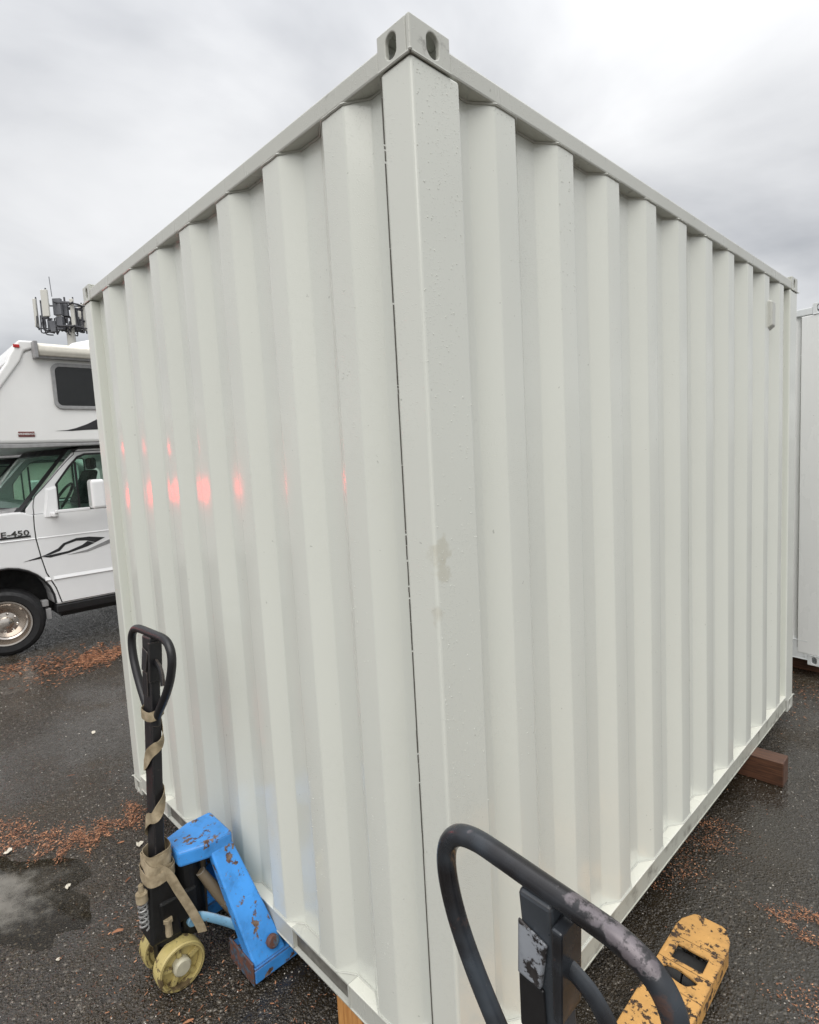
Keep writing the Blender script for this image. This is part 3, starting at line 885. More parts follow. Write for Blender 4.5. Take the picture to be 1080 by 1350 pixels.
    P = lambda a, b, c=0: tc_ + wl * a + al * (b - ln) + nx * c
    # loop centre line
    half = [(0, 0), (-.06, .0), (-.098, -.002), (-.128, -.013), (-.148, -.038), (-.155, -.072), (-.151, -.115), (-.137, -.165), (-.112, -.22), (-.082, -.272), (-.052, -.318), (-.034, -.352), (-.029, -.385)]
    k_ = loop_w / .155
    lp = smooth_path([P(a * k_, ln + b * loop_h) for a, b in half[::-1]] + [P(-a * k_, ln + b * loop_h) for a, b in half[1:]], 5)
    bm = BM(); tube(bm, lp, .0132, 16); T.part('handle_loop', bm, m['tube'], smooth=True)
    # control lever in the loop and its guard
    bm = BM()
    hexa(bm, [P(-.019, ln - .118, .0165), P(.012, ln - .118, .0165), P(.012, ln - .118, .024), P(-.019, ln - .118, .024), P(-.019, ln - .045, .0165), P(.02, ln - .055, .0165), P(.02, ln - .055, .020), P(-.019, ln - .045, .020)])
    T.part('guard_plate', bm, m['plate'], po, bevel=.002)
    bm = BM(); hexa(bm, [P(-.02, ln - .2, .0165), P(.017, ln - .2, .0165), P(.017, ln - .2, .021), P(-.02, ln - .2, .021), P(-.02, ln - .122, .0165), P(.014, ln - .122, .0165), P(.014, ln - .122, .021), P(-.02, ln - .122, .021)])
    T.part('cover_plate', bm, m['dark2'], po, bevel=.002)
    bm = BM()
    hexa(bm, [P(.0265, ln - .15, -.02), P(.038, ln - .15, -.02), P(.038, ln - .15, .022), P(.0265, ln - .15, .022), P(.0265, ln - .022, -.02), P(.04, ln - .022, -.02), P(.04, ln - .022, .022), P(.0265, ln - .022, .022)])
    T.part('lever_bracket', bm, m['tube'], po, bevel=.003)
    bm = BM()
    p = smooth_path([P(.03, ln - .085, .0), P(.06, ln - .098, .0), P(.082, ln - .12, .002), P(.092, ln - .15, .004)], 6)
    tube(bm, p, .008, 10, flat=(.007, .012)); T.part('control_lever', bm, m['tube'], smooth=True)
    bm = BM(); tube(bm, [P0_(.0, ln - .13, -.02), P0_(.0, .05, -.021)], .0025, 6); T.part('release_rod', bm, m['dark'], po)
    P = P0_
    T.o.location = root; T.o.rotation_euler = (0, 0, yaw)
    return T, P

mb = dict(fork=M_BLUE, body=M_BLUE, dull=M_BLUEDUL, rust=M_RUST, dark=M_DARK, wheel=M_WHEEL, hub=M_HUB, pump=M_PUMP, cap=M_STRAP, rod=worn('greasy_ram', (.18, .14, .09), (.4, .38, .34), .3, .35), post=M_TUBE2, tube=M_TUBE2, plate=M_TUBE2, dark2=M_TUBE2)
my = dict(fork=M_YELLOW, body=M_YELLOW, dull=M_YELLOW, rust=M_YELLOW, dark=M_DARK, wheel=M_WHEEL, hub=M_HUB, pump=M_PUMP, cap=M_HUB, rod=M_STEEL, post=M_STEELBLUE, tube=M_TUBE, plate=M_SILVER, dark2=M_BLACKPL)
JB, PB = pallet_jack('chipped blue pallet jack pushed under the left side of the cream container', (-1.063, -.258, 0), R(0), mb, .27, 1.2, (.033, 1.166), (-.026, .30), R(3), loop_w=.15, loop_h=.76, slots=False, post_w=.03)
JY, PY = pallet_jack('worn yellow pallet jack with a scuffed black loop handle, nearest the viewer', (.478, -.37, 0), R(1.2), my, .3425, 1.43, (.014, 1.203), (.10, .36), R(-3.4), loop_w=.152, roll=R(-4.2), post_w=.022)
# tan strap wound round the blue jack's bar
def ribbon(bm, pts, nrm, width, th=.0016):
    V = []
    n = len(pts)
    for i, p in enumerate(pts):
        t = (pts[min(i + 1, n - 1)] - pts[max(i - 1, 0)]).normalized(); nn = nrm[i]
        s = t.cross(nn).normalized()
        V.append([bm.verts.new(p + s * width / 2 * a + nn * th * b) for a, b in ((-1, 0), (1, 0), (1, 1), (-1, 1))])
    for i in range(n - 1):
        for q in range(4): bm.faces.new((V[i][q], V[i][(q + 1) % 4], V[i + 1][(q + 1) % 4], V[i + 1][q]))
    bm.faces.new(V[0][::-1]); bm.faces.new(V[-1])
root = Vector((-1.063, -.258, 0))
Bp = PB(0, 0); Tp = PB(0, 1); AXB = (Tp - Bp).normalized(); WXB = (PB(1, 0) - Bp).normalized(); NXB = AXB.cross(WXB)
bm = BM()
pts, nr = [], []
def around(ang, h, rx=.0355, ry=.022):
    # hug the flat bar: a rounded box outline
    c, s = math.cos(ang), math.sin(ang); q = (abs(c) ** 4 + abs(s) ** 4) ** -.25
    v = WXB * c * q * rx + NXB * s * q * ry
    return Bp + AXB * h + v + root, (WXB * c / rx + NXB * s / ry).normalized()
for i in range(170):
    f = i / 169; a = 2.2 - f * 2 * math.pi * 2.15
    p, n_ = around(a, .585 - .44 * f + .008 * math.sin(i * .21)); pts.append(p); nr.append(n_)
ribbon(bm, pts, nr, .034)
# bundle at the foot of the bar
for lay in range(4):
    pts, nr = [], []
    for i in range(60):
        a = 2 * math.pi * i / 59 * 1.05 + lay * 1.3
        rr = 1.16 + .09 * lay + .05 * math.sin(a * 3 + lay * 2)
        p, n_ = around(a, .145 - lay * .018 + .012 * math.sin(a + lay * 1.9), .036 * rr, .03 * rr); pts.append(p); nr.append(n_)
    ribbon(bm, pts, nr, .036)
# loop at the neck of the grip
pts, nr = [], []
for i in range(50):
    a = 2 * math.pi * i / 49
    p, n_ = around(a, .615 + .01 * math.sin(a), .04, .0245); pts.append(p); nr.append(n_)
ribbon(bm, pts, nr, .03)
# tail hanging down to the forks
tail = smooth_path([around(-.5, .12, .045, .035)[0], Vector((-1.008, -.262, .385)), Vector((-1.0, -.238, .32)), Vector((-.995, -.21, .245)), Vector((-.99, -.185, .17)), Vector((-.992, -.178, .14))], 8)
ribbon(bm, tail, [Vector((.75, -.6, .25)).normalized()] * len(tail), .03)
single('lashing_strap', bm, M_STRAP, 'frayed tan webbing strap wound round the bar of the blue pallet jack', 'strap', (-1.055, -.284, .45), smooth=True)

# ------------------------------------------------------------------ motorhomes
def text_mesh(body, size, mat_loc, extrude=.002):
    cu = bpy.data.curves.new('lettering', 'FONT'); cu.body = body; cu.size = size; cu.extrude = extrude; cu.offset = size * .014; cu.resolution_u = 2
    cu.align_x = 'CENTER'; cu.align_y = 'CENTER'
    o = bpy.data.objects.new('lettering', cu); COL.objects.link(o)
    me = bpy.data.meshes.new_from_object(o.evaluated_get(bpy.context.evaluated_depsgraph_get()))
    bpy.data.objects.remove(o); bpy.data.curves.remove(cu)
    me.transform(mat_loc)
    bm = bmesh.new(); bm.from_mesh(me); bpy.data.meshes.remove(me)
    return bm
SIDE = Matrix(((0, 0, 1, 0), (1, 0, 0, 0), (0, 1, 0, 0), (0, 0, 0, 1)))     # letters read along +y on a face that looks to +x

def motorhome(label):
    HX, CX = -5.5, -5.62                 # outer planes of the house and of the cab
    HW, CW = 2.42, 2.18
    T = Thing('motorhome', label, 'motorhome', (HX - HW / 2, 3.0, 0), 'white motorhomes')
    bm = BM()
    prof = [(-.18, 1.985), (.32, 2.705), (.36, 2.80), (.46, 2.86), (6.6, 2.86), (6.6, .55), (1.62, .55), (1.62, 1.72), (1.25, 1.99)]
    prism(bm, prof, 'x', HX - HW, HX)
    hs = T.part('house_body', bm, M_WHITE, bevel=.03, seg=3)
    # moulded front cap over the roof edge
    bm = BM()
    capp = [(-.215, 2.02), (-.13, 2.02), (.37, 2.735), (.41, 2.83), (.5, 2.865), (.5, 2.93), (.37, 2.925), (.29, 2.79), (.262, 2.72)]
    for x0, x1 in ((HX - .06, HX + .02), (HX - HW - .02, HX - HW + .06)): prism(bm, capp, 'x', x0, x1)
    prism(bm, [(.262, 2.72), (.37, 2.735), (.41, 2.83), (.5, 2.865), (.5, 2.93), (.37, 2.925), (.29, 2.79)], 'x', HX - HW + .06, HX - .06)
    T.parts('front_cap', bm, M_WHITE, bevel=.018, seg=3)
    bm = BM(); box(bm, HX + .019, HX + .03, .325, .375, 2.855, 2.885); T.part('marker_lamp', bm, M_REDLENS, bevel=.005)
    # lower lip and skirt of the overhang
    bm = BM(); prism(bm, [(-.2, 1.945), (-.2, 1.984), (1.24, 1.984), (1.24, 1.966), (.35, 1.945)], 'x', HX - HW + .01, HX + .012)
    T.part('belly_trim', bm, M_GREYPL, bevel=.006)
    # awning box
    bm = BM()
    prism(bm, [(HX + .002, 2.80), (HX + .09, 2.785), (HX + .115, 2.83), (HX + .11, 2.875), (HX + .06, 2.905), (HX + .002, 2.905)], 'y', .50, 5.4)
    aw = T.part('awning', bm, M_CREAMVINYL, bevel=.012)
    bm = BM(); prism(bm, [(HX + .002, 2.772), (HX + .075, 2.768), (HX + .085, 2.784), (HX + .002, 2.798)], 'y', .5, 5.4); T.part('awning_rail', bm, M_GREYPL, aw)
    bm = BM(); prism(bm, [(HX + .002, 2.765), (HX + .12, 2.76), (HX + .125, 2.915), (HX + .002, 2.92)], 'y', .468, .5); T.part('end_bracket', bm, M_GREYPL, aw, bevel=.008)
    # roof unit and vent
    bm = BM()
    prism(bm, [(.88, 2.862), (.93, 3.02), (1.03, 3.10), (1.2, 3.15), (1.75, 3.15), (1.95, 3.05), (2.0, 2.862)], 'x', HX - 1.55, HX - .75)
    T.part('roof_unit', bm, M_WHITE, bevel=.04, seg=3)
    bm = BM(); box(bm, HX - .5, HX - .42, .60, .73, 2.862, 2.99); box(bm, HX - .6, HX - .3, .56, .76, 2.862, 2.9); T.parts('roof_vent', bm, M_GREYPL, bevel=.008)
    # window over the cab and one in the house
    def window(y0, y1, z0, z1):
        def rr(m, rad):
            p = []
            for cx_, cz_, a0 in ((y1 - m - rad, z1 - m - rad, 0), (y0 + m + rad, z1 - m - rad, 90), (y0 + m + rad, z0 + m + rad, 180), (y1 - m - rad, z0 + m + rad, 270)):
                for q in range(6): a = R(a0 + q * 18); p.append((cx_ + rad * math.cos(a), cz_ + rad * math.sin(a)))
            return p
        bm = BM(); ring(bm, rr(.012, .068), rr(.044, .045), 'x', HX + .002, HX + .02)
        f = T.part('window', bm, M_GREYPL, bevel=.004)
        bm = BM(); prism(bm, rr(.042, .045), 'x', HX + .003, HX + .011); T.part('pane', bm, M_DKGLASS, f)
    window(.595, 1.42, 2.295, 2.75); window(3.2, 4.6, 1.5, 2.3)
    # decals and badge
    bm = BM(); prism(bm, [(.592, 2.101), (.689, 2.107), (.77, 2.126), (.874, 2.165), (1.05, 2.255), (1.3, 2.36), (1.3, 2.14), (1.0, 2.114), (.835, 2.107), (.734, 2.099)], 'x', HX + .0005, HX + .0025)
    T.part('decal', bm, M_GRAPH)
    bm = BM(); box(bm, HX + .0005, HX + .006, .289, .419, 2.047, 2.096); bd = T.part('badge', bm, M_REDBADGE, bevel=.002)
    bm = text_mesh('WINNEBAGO', .024, Matrix.Translation((HX + .0065, .354, 2.0735)) @ SIDE); T.part('lettering', bm, M_WHITE, bd)
    # ---- cab
    arch = [(.065 + .395 * math.cos(R(a)), .43 + .405 * math.sin(R(a))) for a in range(0, 181, 12)]
    body = [(.46, .41), (1.62, .41), (1.62, 1.315), (.36, 1.315), (.26, 1.352), (.18, 1.352), (.02, 1.345), (-.25, 1.305), (-.62, 1.22), (-.8, 1.12), (-.84, .95), (-.86, .5), (-.33, .43)] + arch[::-1][1:-1]
    bm = BM(); prism(bm, body, 'x', CX - CW, CX)
    cb = T.part('cab_body', bm, M_CABWHITE, bevel=.02, seg=3)
    bm = BM(); box(bm, CX - CW + .35, CX - .32, -.45, .6, .3, 1.0); T.part('wheel_well', bm, M_DARK)
    # black lip round the arch
    bm = BM(); tube(bm, [(CX - .004, a * 1.0, b) for a, b in arch], .011, 8); T.part('arch_lip', bm, M_BLACKPL, cb, smooth=True)
    # door
    dl = [(.361, 1.315), (.356, 1.2), (.358, 1.085), (.383, .896), (.412, .742), (.48, .578), (.514, .43), (1.5, .43), (1.5, 1.315)]
    bm = BM(); prism(bm, [(a - .009, b - .004) for a, b in dl[:-2]] + [(1.509, .426), (1.509, 1.315)], 'x', CX + .0005, CX + .0025); T.part('door_seam', bm, M_BLACKPL, cb)
    bm = BM(); prism(bm, dl, 'x', CX + .0007, CX + .011); dr = T.part('door', bm, M_CABWHITE, bevel=.004)
    bm = BM(); box(bm, CX + .011, CX + .03, 1.28, 1.42, 1.13, 1.17); T.part('handle', bm, M_BLACKPL, dr, bevel=.006)
    bm = BM()
    prism(bm, [(CX + .0105, .655), (CX + .024, .668), (CX + .0105, .70)], 'y', .46, 1.5); prism(bm, [(CX + .0105, 1.078), (CX + .0165, 1.084), (CX + .0105, 1.094)], 'y', .365, 1.5)
    T.parts('body_line', bm, M_CABWHITE, dr)
    bm = BM(); prism(bm, [(CX + .0005, 1.078), (CX + .008, 1.084), (CX + .0005, 1.094)], 'y', -.78, .345); prism(bm, [(CX + .0005, .655), (CX + .013, .668), (CX + .0005, .70)], 'y', .39, .44); T.parts('body_line', bm, M_CABWHITE, cb)
    sw = [(.232, .877), (.417, .920), (.525, .964), (.575, 1.009), (.693, 1.044), (.81, 1.043), (.957, 1.017), (.786, .947), (.611, .905), (.452, .885)]
    # the swoosh as two blades that leave the white between them
    bm = BM()
    prism(bm, [(.372, .908), (.417, .92), (.525, .964), (.575, 1.009), (.693, 1.044), (.81, 1.043), (.957, 1.017), (.86, .976), (.78, 1.008), (.69, 1.017), (.59, .99), (.538, .938), (.455, .914)], 'x', CX + .0112, CX + .0132)
    prism(bm, [(.375, .905), (.455, .911), (.614, .927), (.74, .968), (.79, 1.0), (.857, .973), (.786, .947), (.611, .905), (.452, .885)], 'x', CX + .0112, CX + .0132)
    prism(bm, [(.232, .877), (.374, .908), (.374, .886)], 'x', CX + .0005, CX + .0025)
    T.parts('decal', bm, M_GRAPH, dr)
    bm = BM(); prism(bm, [(.597, .888), (.783, .916), (.99, .988), (1.2, 1.03), (1.2, .985), (.994, .948), (.781, .891)], 'x', CX + .0112, CX + .0132); T.part('decal', bm, M_GRAPH2, dr)
    bm = BM(); box(bm, CX + .0005, CX + .008, -.12, .313, 1.108, 1.124); bg = T.part('nameplate', bm, M_BLACKPL, bevel=.002)
    bm = text_mesh('E-450', .074, Matrix.Translation((CX + .0025, .19, 1.149)) @ SIDE @ Matrix.Scale(1.35, 4, (1, 0, 0)), .004); T.part('lettering', bm, M_GREYPL2, bg)
    # rocker and running board
    bm = BM(); box(bm, CX - .12, CX + .012, .455, 1.62, .325, .408); T.part('running_board', bm, M_BLACKPL, bevel=.012)
    bm = BM(); box(bm, CX - .1, CX - .02, .345, .40, .41, .47); box(bm, CX - .1, CX - .02, .37, .415, .28, .385); T.parts('step_bracket', bm, M_GREYPL, bevel=.004)
    # greenhouse
    fo = [(.295, 1.318), (.30, 1.372), (.385, 1.478), (.46, 1.565), (.545, 1.665), (.64, 1.776), (.735, 1.885), (.80, 1.925), (1.5, 1.935), (1.5, 1.318)]
    fi = [(.567, 1.324), (.569, 1.42), (.571, 1.52), (.574, 1.594), (.62, 1.655), (.70, 1.76), (.785, 1.85), (.85, 1.875), (1.42, 1.885), (1.42, 1.324)]
    for (xa, xb, sgn) in ((CX - .05, CX - .004, 1), (CX - CW + .004, CX - CW + .05, -1)):
        bm = BM(); ring(bm, fo, fi, 'x', xa, xb); fr_ = T.part('door_frame', bm, M_CABWHITE, bevel=.006)
        bm = BM(); fi2 = [(.99 + (a - .99) * .965, 1.6 + (b - 1.6) * .96) for a, b in fi]
        xs = xb - .004 if sgn > 0 else xa - .006
        ring(bm, [(.99 + (a - .99) * 1.02, 1.6 + (b - 1.6) * 1.03) for a, b in fi], fi2, 'x', xs, xs + .010); T.part('window_seal', bm, M_BLACKPL, fr_)
        bm = BM(); prism(bm, fi2, 'x', (xa + xb) / 2 - .002, (xa + xb) / 2 + .002); T.part('door_glass', bm, M_GLASS, fr_)
        bm = BM(); box(bm, (xa + xb) / 2 - .008, (xa + xb) / 2 + .008, .752, .772, 1.325, 1.80); T.part('quarter_bar', bm, M_BLACKPL, fr_)
    # windscreen: glass between black-edged pillars
    A0, A1 = (.262, 1.352), (.728, 1.925)
    x0, x1 = CX - CW + .03, CX - .03
    def wsp(t, v_, inset=0.0, off=0.0):
        # t -1..1 across, v 0..1 up; bowed forward in the middle
        bow = (.24 * (1 - v_) + .15 * v_) * (1 - t * t)
        xm = (x0 + x1) / 2 + t * ((x1 - x0) / 2 - .05 * v_)
        return (xm, A0[0] + (A1[0] - A0[0]) * v_ - bow - off * .73, A0[1] + (A1[1] - A0[1]) * v_ + off * .68 + .012 * (1 - t * t))
    def strip(bm, t0, t1, v0, v1, n, off, m_=1, th=.004):
        F = [[[bm.verts.new(wsp(t0 + (t1 - t0) * i / n, v0 + (v1 - v0) * q / m_, 0, o_)) for q in range(m_ + 1)] for i in range(n + 1)] for o_ in (off, off + th)]
        for i in range(n):
            for q in range(m_):
                for W_ in F: bm.faces.new((W_[i][q], W_[i + 1][q], W_[i + 1][q + 1], W_[i][q + 1]))
        rim_ = [(i, 0) for i in range(n)] + [(n, q) for q in range(m_)] + [(i, m_) for i in range(n, 0, -1)] + [(0, q) for q in range(m_, 0, -1)]
        for a_, b_ in zip(rim_, rim_[1:] + rim_[:1]):
            quadface(bm, (F[0][a_[0]][a_[1]], F[0][b_[0]][b_[1]], F[1][b_[0]][b_[1]], F[1][a_[0]][a_[1]]))
    bm = BM(); strip(bm, -1, 1, 0, 1, 14, 0, 3)
    ws = T.part('windscreen', bm, M_GLASS, smooth=True)
    bm = BM()
    for t0, t1, v0, v1, n in ((-1.02, -.955, -.02, 1.0, 1), (.955, 1.02, -.02, 1.0, 1), (-.954, .954, -.03, .05, 14), (-.954, .954, .9, 1.01, 14)): strip(bm, t0, t1, v0, v1, n, .0045, 6)
    T.parts('windscreen_seal', bm, M_BLACKPL, ws)
    bm = BM(); tube(bm, [(CX - .004, a, b) for a, b in smooth_path2(((.361, 1.318), (.362, 1.40), (.385, 1.49), (.44, 1.545), (.52, 1.63), (.64, 1.765), (.75, 1.872), (.82, 1.905), (1.45, 1.912)))], .004, 5)
    T.part('door_gap', bm, M_BLACKPL)
    bm = BM(); prism(bm, [(.735, 1.925), (.86, 1.96), (1.62, 1.96), (1.62, 1.94), (.75, 1.90)], 'x', CX - CW + .02, CX - .006); T.part('cab_roof', bm, M_BLACKPL, bevel=.006)  # black puts the shade under the overhang into the white roof's colour
    # inside: dash, wheel, seats
    bm = BM(); prism(bm, [(.12, 1.32), (.12, 1.37), (.45, 1.43), (.62, 1.38), (.62, 1.32)], 'x', CX - CW + .1, CX - .1); T.part('dashboard', bm, M_GREYPL, bevel=.02)
    bm = BM(); cc = Vector((CX - .5, .72, 1.42)); e1 = Vector((1, 0, 0)); e2 = Vector((0, .55, .83))
    tube(bm, [cc + e1 * .19 * math.cos(2 * math.pi * q / 28) + e2 * .19 * math.sin(2 * math.pi * q / 28) for q in range(28)], .015, 8, closed=True); T.part('steering_wheel', bm, M_BLACKPL, smooth=True)
    for xc in (CX - .55, CX - CW + .55):
        bm = BM(); hexa(bm, [(xc - .25, 1.10, 1.316), (xc + .25, 1.10, 1.316), (xc + .25, 1.25, 1.316), (xc - .25, 1.25, 1.316), (xc - .2, 1.28, 1.72), (xc + .2, 1.28, 1.72), (xc + .2, 1.38, 1.72), (xc - .2, 1.38, 1.72)])
        st = T.part('seat', bm, M_SEAT, bevel=.04, seg=3)
        bm = BM(); box(bm, xc - .13, xc + .13, 1.31, 1.38, 1.73, 1.87); T.part('headrest', bm, M_SEAT, st, bevel=.03)
    # mirror
    bm = BM(); hexa(bm, [(CX - .002, .43, 1.285), (CX + .022, .45, 1.275), (CX + .022, .56, 1.27), (CX - .002, .57, 1.275), (CX - .002, .47, 1.56), (CX + .012, .50, 1.54), (CX + .012, .565, 1.55), (CX - .002, .575, 1.585)])
    mr_ = T.part('mirror', bm, M_CABWHITE, bevel=.018, seg=3)
    bm = BM(); box(bm, CX + .01, CX + .16, .49, .53, 1.285, 1.32); box(bm, CX + .14, CX + .2, .5, .8, 1.32, 1.35); T.parts('mirror_arm', bm, M_CABWHITE, mr_, bevel=.006)
    bm = BM(); hexa(bm, [(CX + .16, .80, 1.335), (CX + .40, .77, 1.335), (CX + .40, .90, 1.335), (CX + .16, .92, 1.335), (CX + .16, .80, 1.62), (CX + .40, .77, 1.62), (CX + .40, .90, 1.62), (CX + .16, .92, 1.62)])
    T.part('mirror_head', bm, M_CABWHITE, mr_, bevel=.03, seg=3)
    # nose
    bm = BM(); box(bm, CX - CW + .45, CX - .45, -.88, -.83, .75, 1.05); T.part('grille', bm, M_CHROME, bevel=.01)
    for xs in (CX - .25, CX - CW + .25):
        bm = BM(); box(bm, xs - .15, xs + .15, -.875, -.8, .8, 1.02); T.part('headlight', bm, M_GREYPL, bevel=.02)
    bm = BM(); box(bm, CX - CW - .02, CX + .02, -1.02, -.84, .48, .68); T.part('bumper', bm, M_CHROME, bevel=.03)
    # wheels
    def wheel(x, y, turn, r_=.315, s=1, dual=False):
        t = Matrix.Rotation(turn, 3, 'Z') @ Vector((s, 0, 0)); c = Vector((x, y, r_))
        bm = BM(); k_ = .21
        wdt = .1
        lathe(bm, [(k_, -wdt), (r_ * .9, -wdt), (r_, -wdt * .75), (r_, wdt * .55), (r_ * .95, wdt * .85), (r_ * .86, wdt), (k_ + .012, wdt * .95), (k_, wdt * .8)], c, t, 48)
        wh = T.part('wheel', bm, M_RUBBER, smooth=30)
        bm = BM()
        lathe(bm, [(.001, -.02), (k_ - .004, -.02), (k_ + .004, .085), (k_ + .002, .098), (k_ - .012, .096), (k_ - .022, .05), (k_ - .04, .01), (k_ - .055, .004), (.125, .03), (.10, .055), (.06, .06), (.055, .1), (.03, .108), (.001, .108)], c, t, 40)
        e1 = t.cross(Vector((0, 0, 1))).normalized(); e2 = Vector((0, 0, 1))
        T.part('rim', bm, M_CHROME, wh, smooth=30)
        for q in range(8):
            a = 2 * math.pi * q / 8 + .2
            bm = BM(); disc(bm, c + t * .05 + (e1 * math.cos(a) + e2 * math.sin(a)) * .088, t, .013, .03, 10, .008); T.part('lug_nut', bm, M_CHROME, wh, smooth=True)
    wheel(CX - .13, .065, R(-14)); wheel(CX - CW + .13, .065, R(-14), s=-1)
    wheel(HX - .16, 4.3, 0); wheel(HX - HW + .16, 4.3, 0, s=-1)
    bm = BM(); box(bm, CX - CW + .12, CX - .14, .52, 6.4, .26, .548); T.parts('chassis', bm, M_BLACKPL)  # one wide, low block, shaped to keep light off the ground beneath
    return T
RV1 = motorhome('white motorhome with a green tinted windscreen and charcoal door decal, parked beside the cream container')
c2 = copy_tree(RV1.o)
c2['label'] = 'second white motorhome with added pale cab panes, half hidden behind the nearer one'
c2.location = RV1.o.location + Vector((-3.35, .14, 0))
for o in c2.children_recursive:
    if o.name.startswith('door_glass'):
        o.name = 'added_pale_pane'; o.material_slots[0].link = 'OBJECT'; o.material_slots[0].material = M_CREAMVINYL  # opaque pale panes added so the nearer windscreen looks bright

# ------------------------------------------------------------------ cell tower far behind
tdir = Vector((-1.138, .3018, 0)); D = 46.0
tb = Vector((CAM.x, CAM.y, 0)) + tdir * D
tz = lambda s: CAM.z + s * D        # height seen at that slope
T = Thing('cell_tower', 'distant cell tower mast crowded with antennas, above the motorhome roof', 'cell tower', (tb.x, tb.y, 0))
px = D / F_PX                        # metres across one pixel of the photograph at that distance
e1 = Vector((.69, .72, 0)).normalized()      # across the view
e2 = Vector((-e1.y, e1.x, 0))                # away from the camera
def TP(sx, sz, dp=0.0): return tb + e1 * (sx - 93) * px + e2 * dp + Vector((0, 0, tz(.2427) + (440 - sz) * px))
bm = BM(); tube(bm, [tb + Vector((0, 0, z)) for z in (0, 6, TP(93, 430).z)], [.42, .38, .3], 16); T.part('mast', bm, M_ANT, smooth=True)
zc0 = TP(0, 436).z
bm = BM()
for z in (TP(0, 434).z, TP(0, 405).z):
    tube(bm, [tb + Vector((1.0 * math.cos(a), 1.0 * math.sin(a), z)) for a in [2 * math.pi * q / 12 for q in range(12)]], .07, 8, closed=True)
    for q in range(6):
        a = 2 * math.pi * q / 6; tube(bm, [tb + Vector((.2 * math.cos(a), .2 * math.sin(a), z)), tb + Vector((1.35 * math.cos(a), 1.35 * math.sin(a), z))], .06, 6)
T.parts('platform', bm, M_ANTD)
rt = random.Random(3)
spots = []
def panel(sx, s0, s1, wd, dp, mat=M_ANT):
    a = TP(sx, s1, dp); b = TP(sx, s0, dp); h = wd / 2
    bm = BM(); hexa(bm, [a - e1 * h, a + e1 * h, a + e1 * h + e2 * .18, a - e1 * h + e2 * .18, b - e1 * h, b + e1 * h, b + e1 * h + e2 * .18, b - e1 * h + e2 * .18])
    o = T.part('antenna_panel', bm, mat, bevel=.04)
    bm = BM(); tube(bm, [TP(sx, s1 + 3, dp + .3), TP(sx, s0 - 3, dp + .3)], .055, 6); T.part('mount_pipe', bm, M_ANTD, o)
    return o
panel(79.5, 391, 424, .52, -1.7); panel(55, 396, 432, .24, -.6); panel(102, 398, 432, .28, -.5); panel(108, 402, 436, .3, .4)
panel(67, 398, 428, .3, 1.3); panel(94, 396, 426, .36, 1.6)
for sx, s0, s1, wd, dp in ((62.5, 401, 419, .5, -.2), (87.5, 399, 420, .62, -1.0), (93, 404, 420, .45, -.6), (97, 408, 424, .4, .3), (71, 424, 436, .4, -.4), (78, 426, 440, .42, -.8), (88, 421, 438, .45, -.9), (64, 420, 436, .3, .2), (101, 420, 434, .3, .3)):
    a = TP(sx, s1, dp); b = TP(sx, s0, dp); h = wd / 2
    bm = BM(); hexa(bm, [a - e1 * h, a + e1 * h, a + e1 * h + e2 * .3, a - e1 * h + e2 * .3, b - e1 * h, b + e1 * h, b + e1 * h + e2 * .3, b - e1 * h + e2 * .3])
    T.part('radio_unit', bm, M_ANTG, bevel=.03)
for (a, b) in (((58, 396, 0), (58, 430, 0)), ((58, 403, 0), (74, 404, -.6)), ((74, 404, -.6), (67, 418, -.3)), ((60, 419, 0), (76, 423, -.6)), ((92, 395, -.3), (92, 428, -.3)), ((98.5, 397, 0), (98.5, 428, 0)),
               ((84, 402, -.8), (100, 401, 0)), ((84, 410, -.8), (100, 408, 0)), ((90, 419, -.6), (100, 422, 0)), ((107, 404, .4), (107, 430, .4)), ((100, 409, 0), (108, 410, .4)), ((104, 422, .2), (110, 424, .4))):
    bm = BM(); tube(bm, [TP(*a), TP(*b)], .07, 6); T.part('mount_pipe', bm, M_ANTD)
for i in range(26):
    sx = rt.choice((60, 62, 66, 68, 86, 88, 90, 92, 94, 96, 98, 100, 103, 108)) + rt.uniform(-1.2, 1.2); dp = rt.uniform(-1.0, .8)
    s0 = rt.uniform(412, 424); s1 = rt.uniform(434, 443)
    bm = BM(); tube(bm, smooth_path([TP(sx, s0, dp), TP(sx + rt.uniform(-1, 1), (s0 + s1) / 2, dp), TP(sx + rt.uniform(-2, 2), s1, dp), TP(sx + (93 - sx) * .25, s1 + rt.uniform(-3, 2), dp * .5)], 4), .05, 6); T.part('cable', bm, M_ANTD, smooth=True)
bm = BM(); tube(bm, [TP(81, 396, -.8), TP(80, 371, -.8)], .03, 5); T.part('whip_aerial', bm, M_ANTG)

# ------------------------------------------------------------------ litter, grit, scraps
def flakes(bm, n, where, lmin, lmax, rn, wratio=.28):
    for i in range(n):
        x, y = where(rn)
        l_ = rn.uniform(lmin, lmax); w_ = l_ * wratio * rn.uniform(.5, 1.6); a = rn.uniform(0, 6.283); tl = rn.uniform(-.35, .35); z = .003 + rn.random() ** 3 * .012
        c, s = math.cos(a), math.sin(a)
        V = []
        for (p, q) in ((-.5, -.3), (0, -.5), (.5, -.1), (.5, .2), (0, .5), (-.5, .25)):
            dx, dy = p * l_, q * w_
            V.append(bm.verts.new((x + dx * c - dy * s, y + dx * s + dy * c, z + abs(p) * tl * l_ * .5 + (abs(tl) * l_ * .3 if p == 0 else 0))))
        bm.faces.new(V[:3] + [V[4]][:0] + [V[3], V[4], V[5]])
def band(pts, wd):
    P_ = [Vector((a, b)) for a, b in pts]
    def f(rn):
        i = rn.randrange(len(P_) - 1); t = rn.random(); p = P_[i].lerp(P_[i + 1], t); n = (P_[i + 1] - P_[i]).normalized()
        o = rn.gauss(0, wd) + .05 * math.sin(t * 9 + i * 2)
        return p.x - n.y * o, p.y + n.x * o
    return f
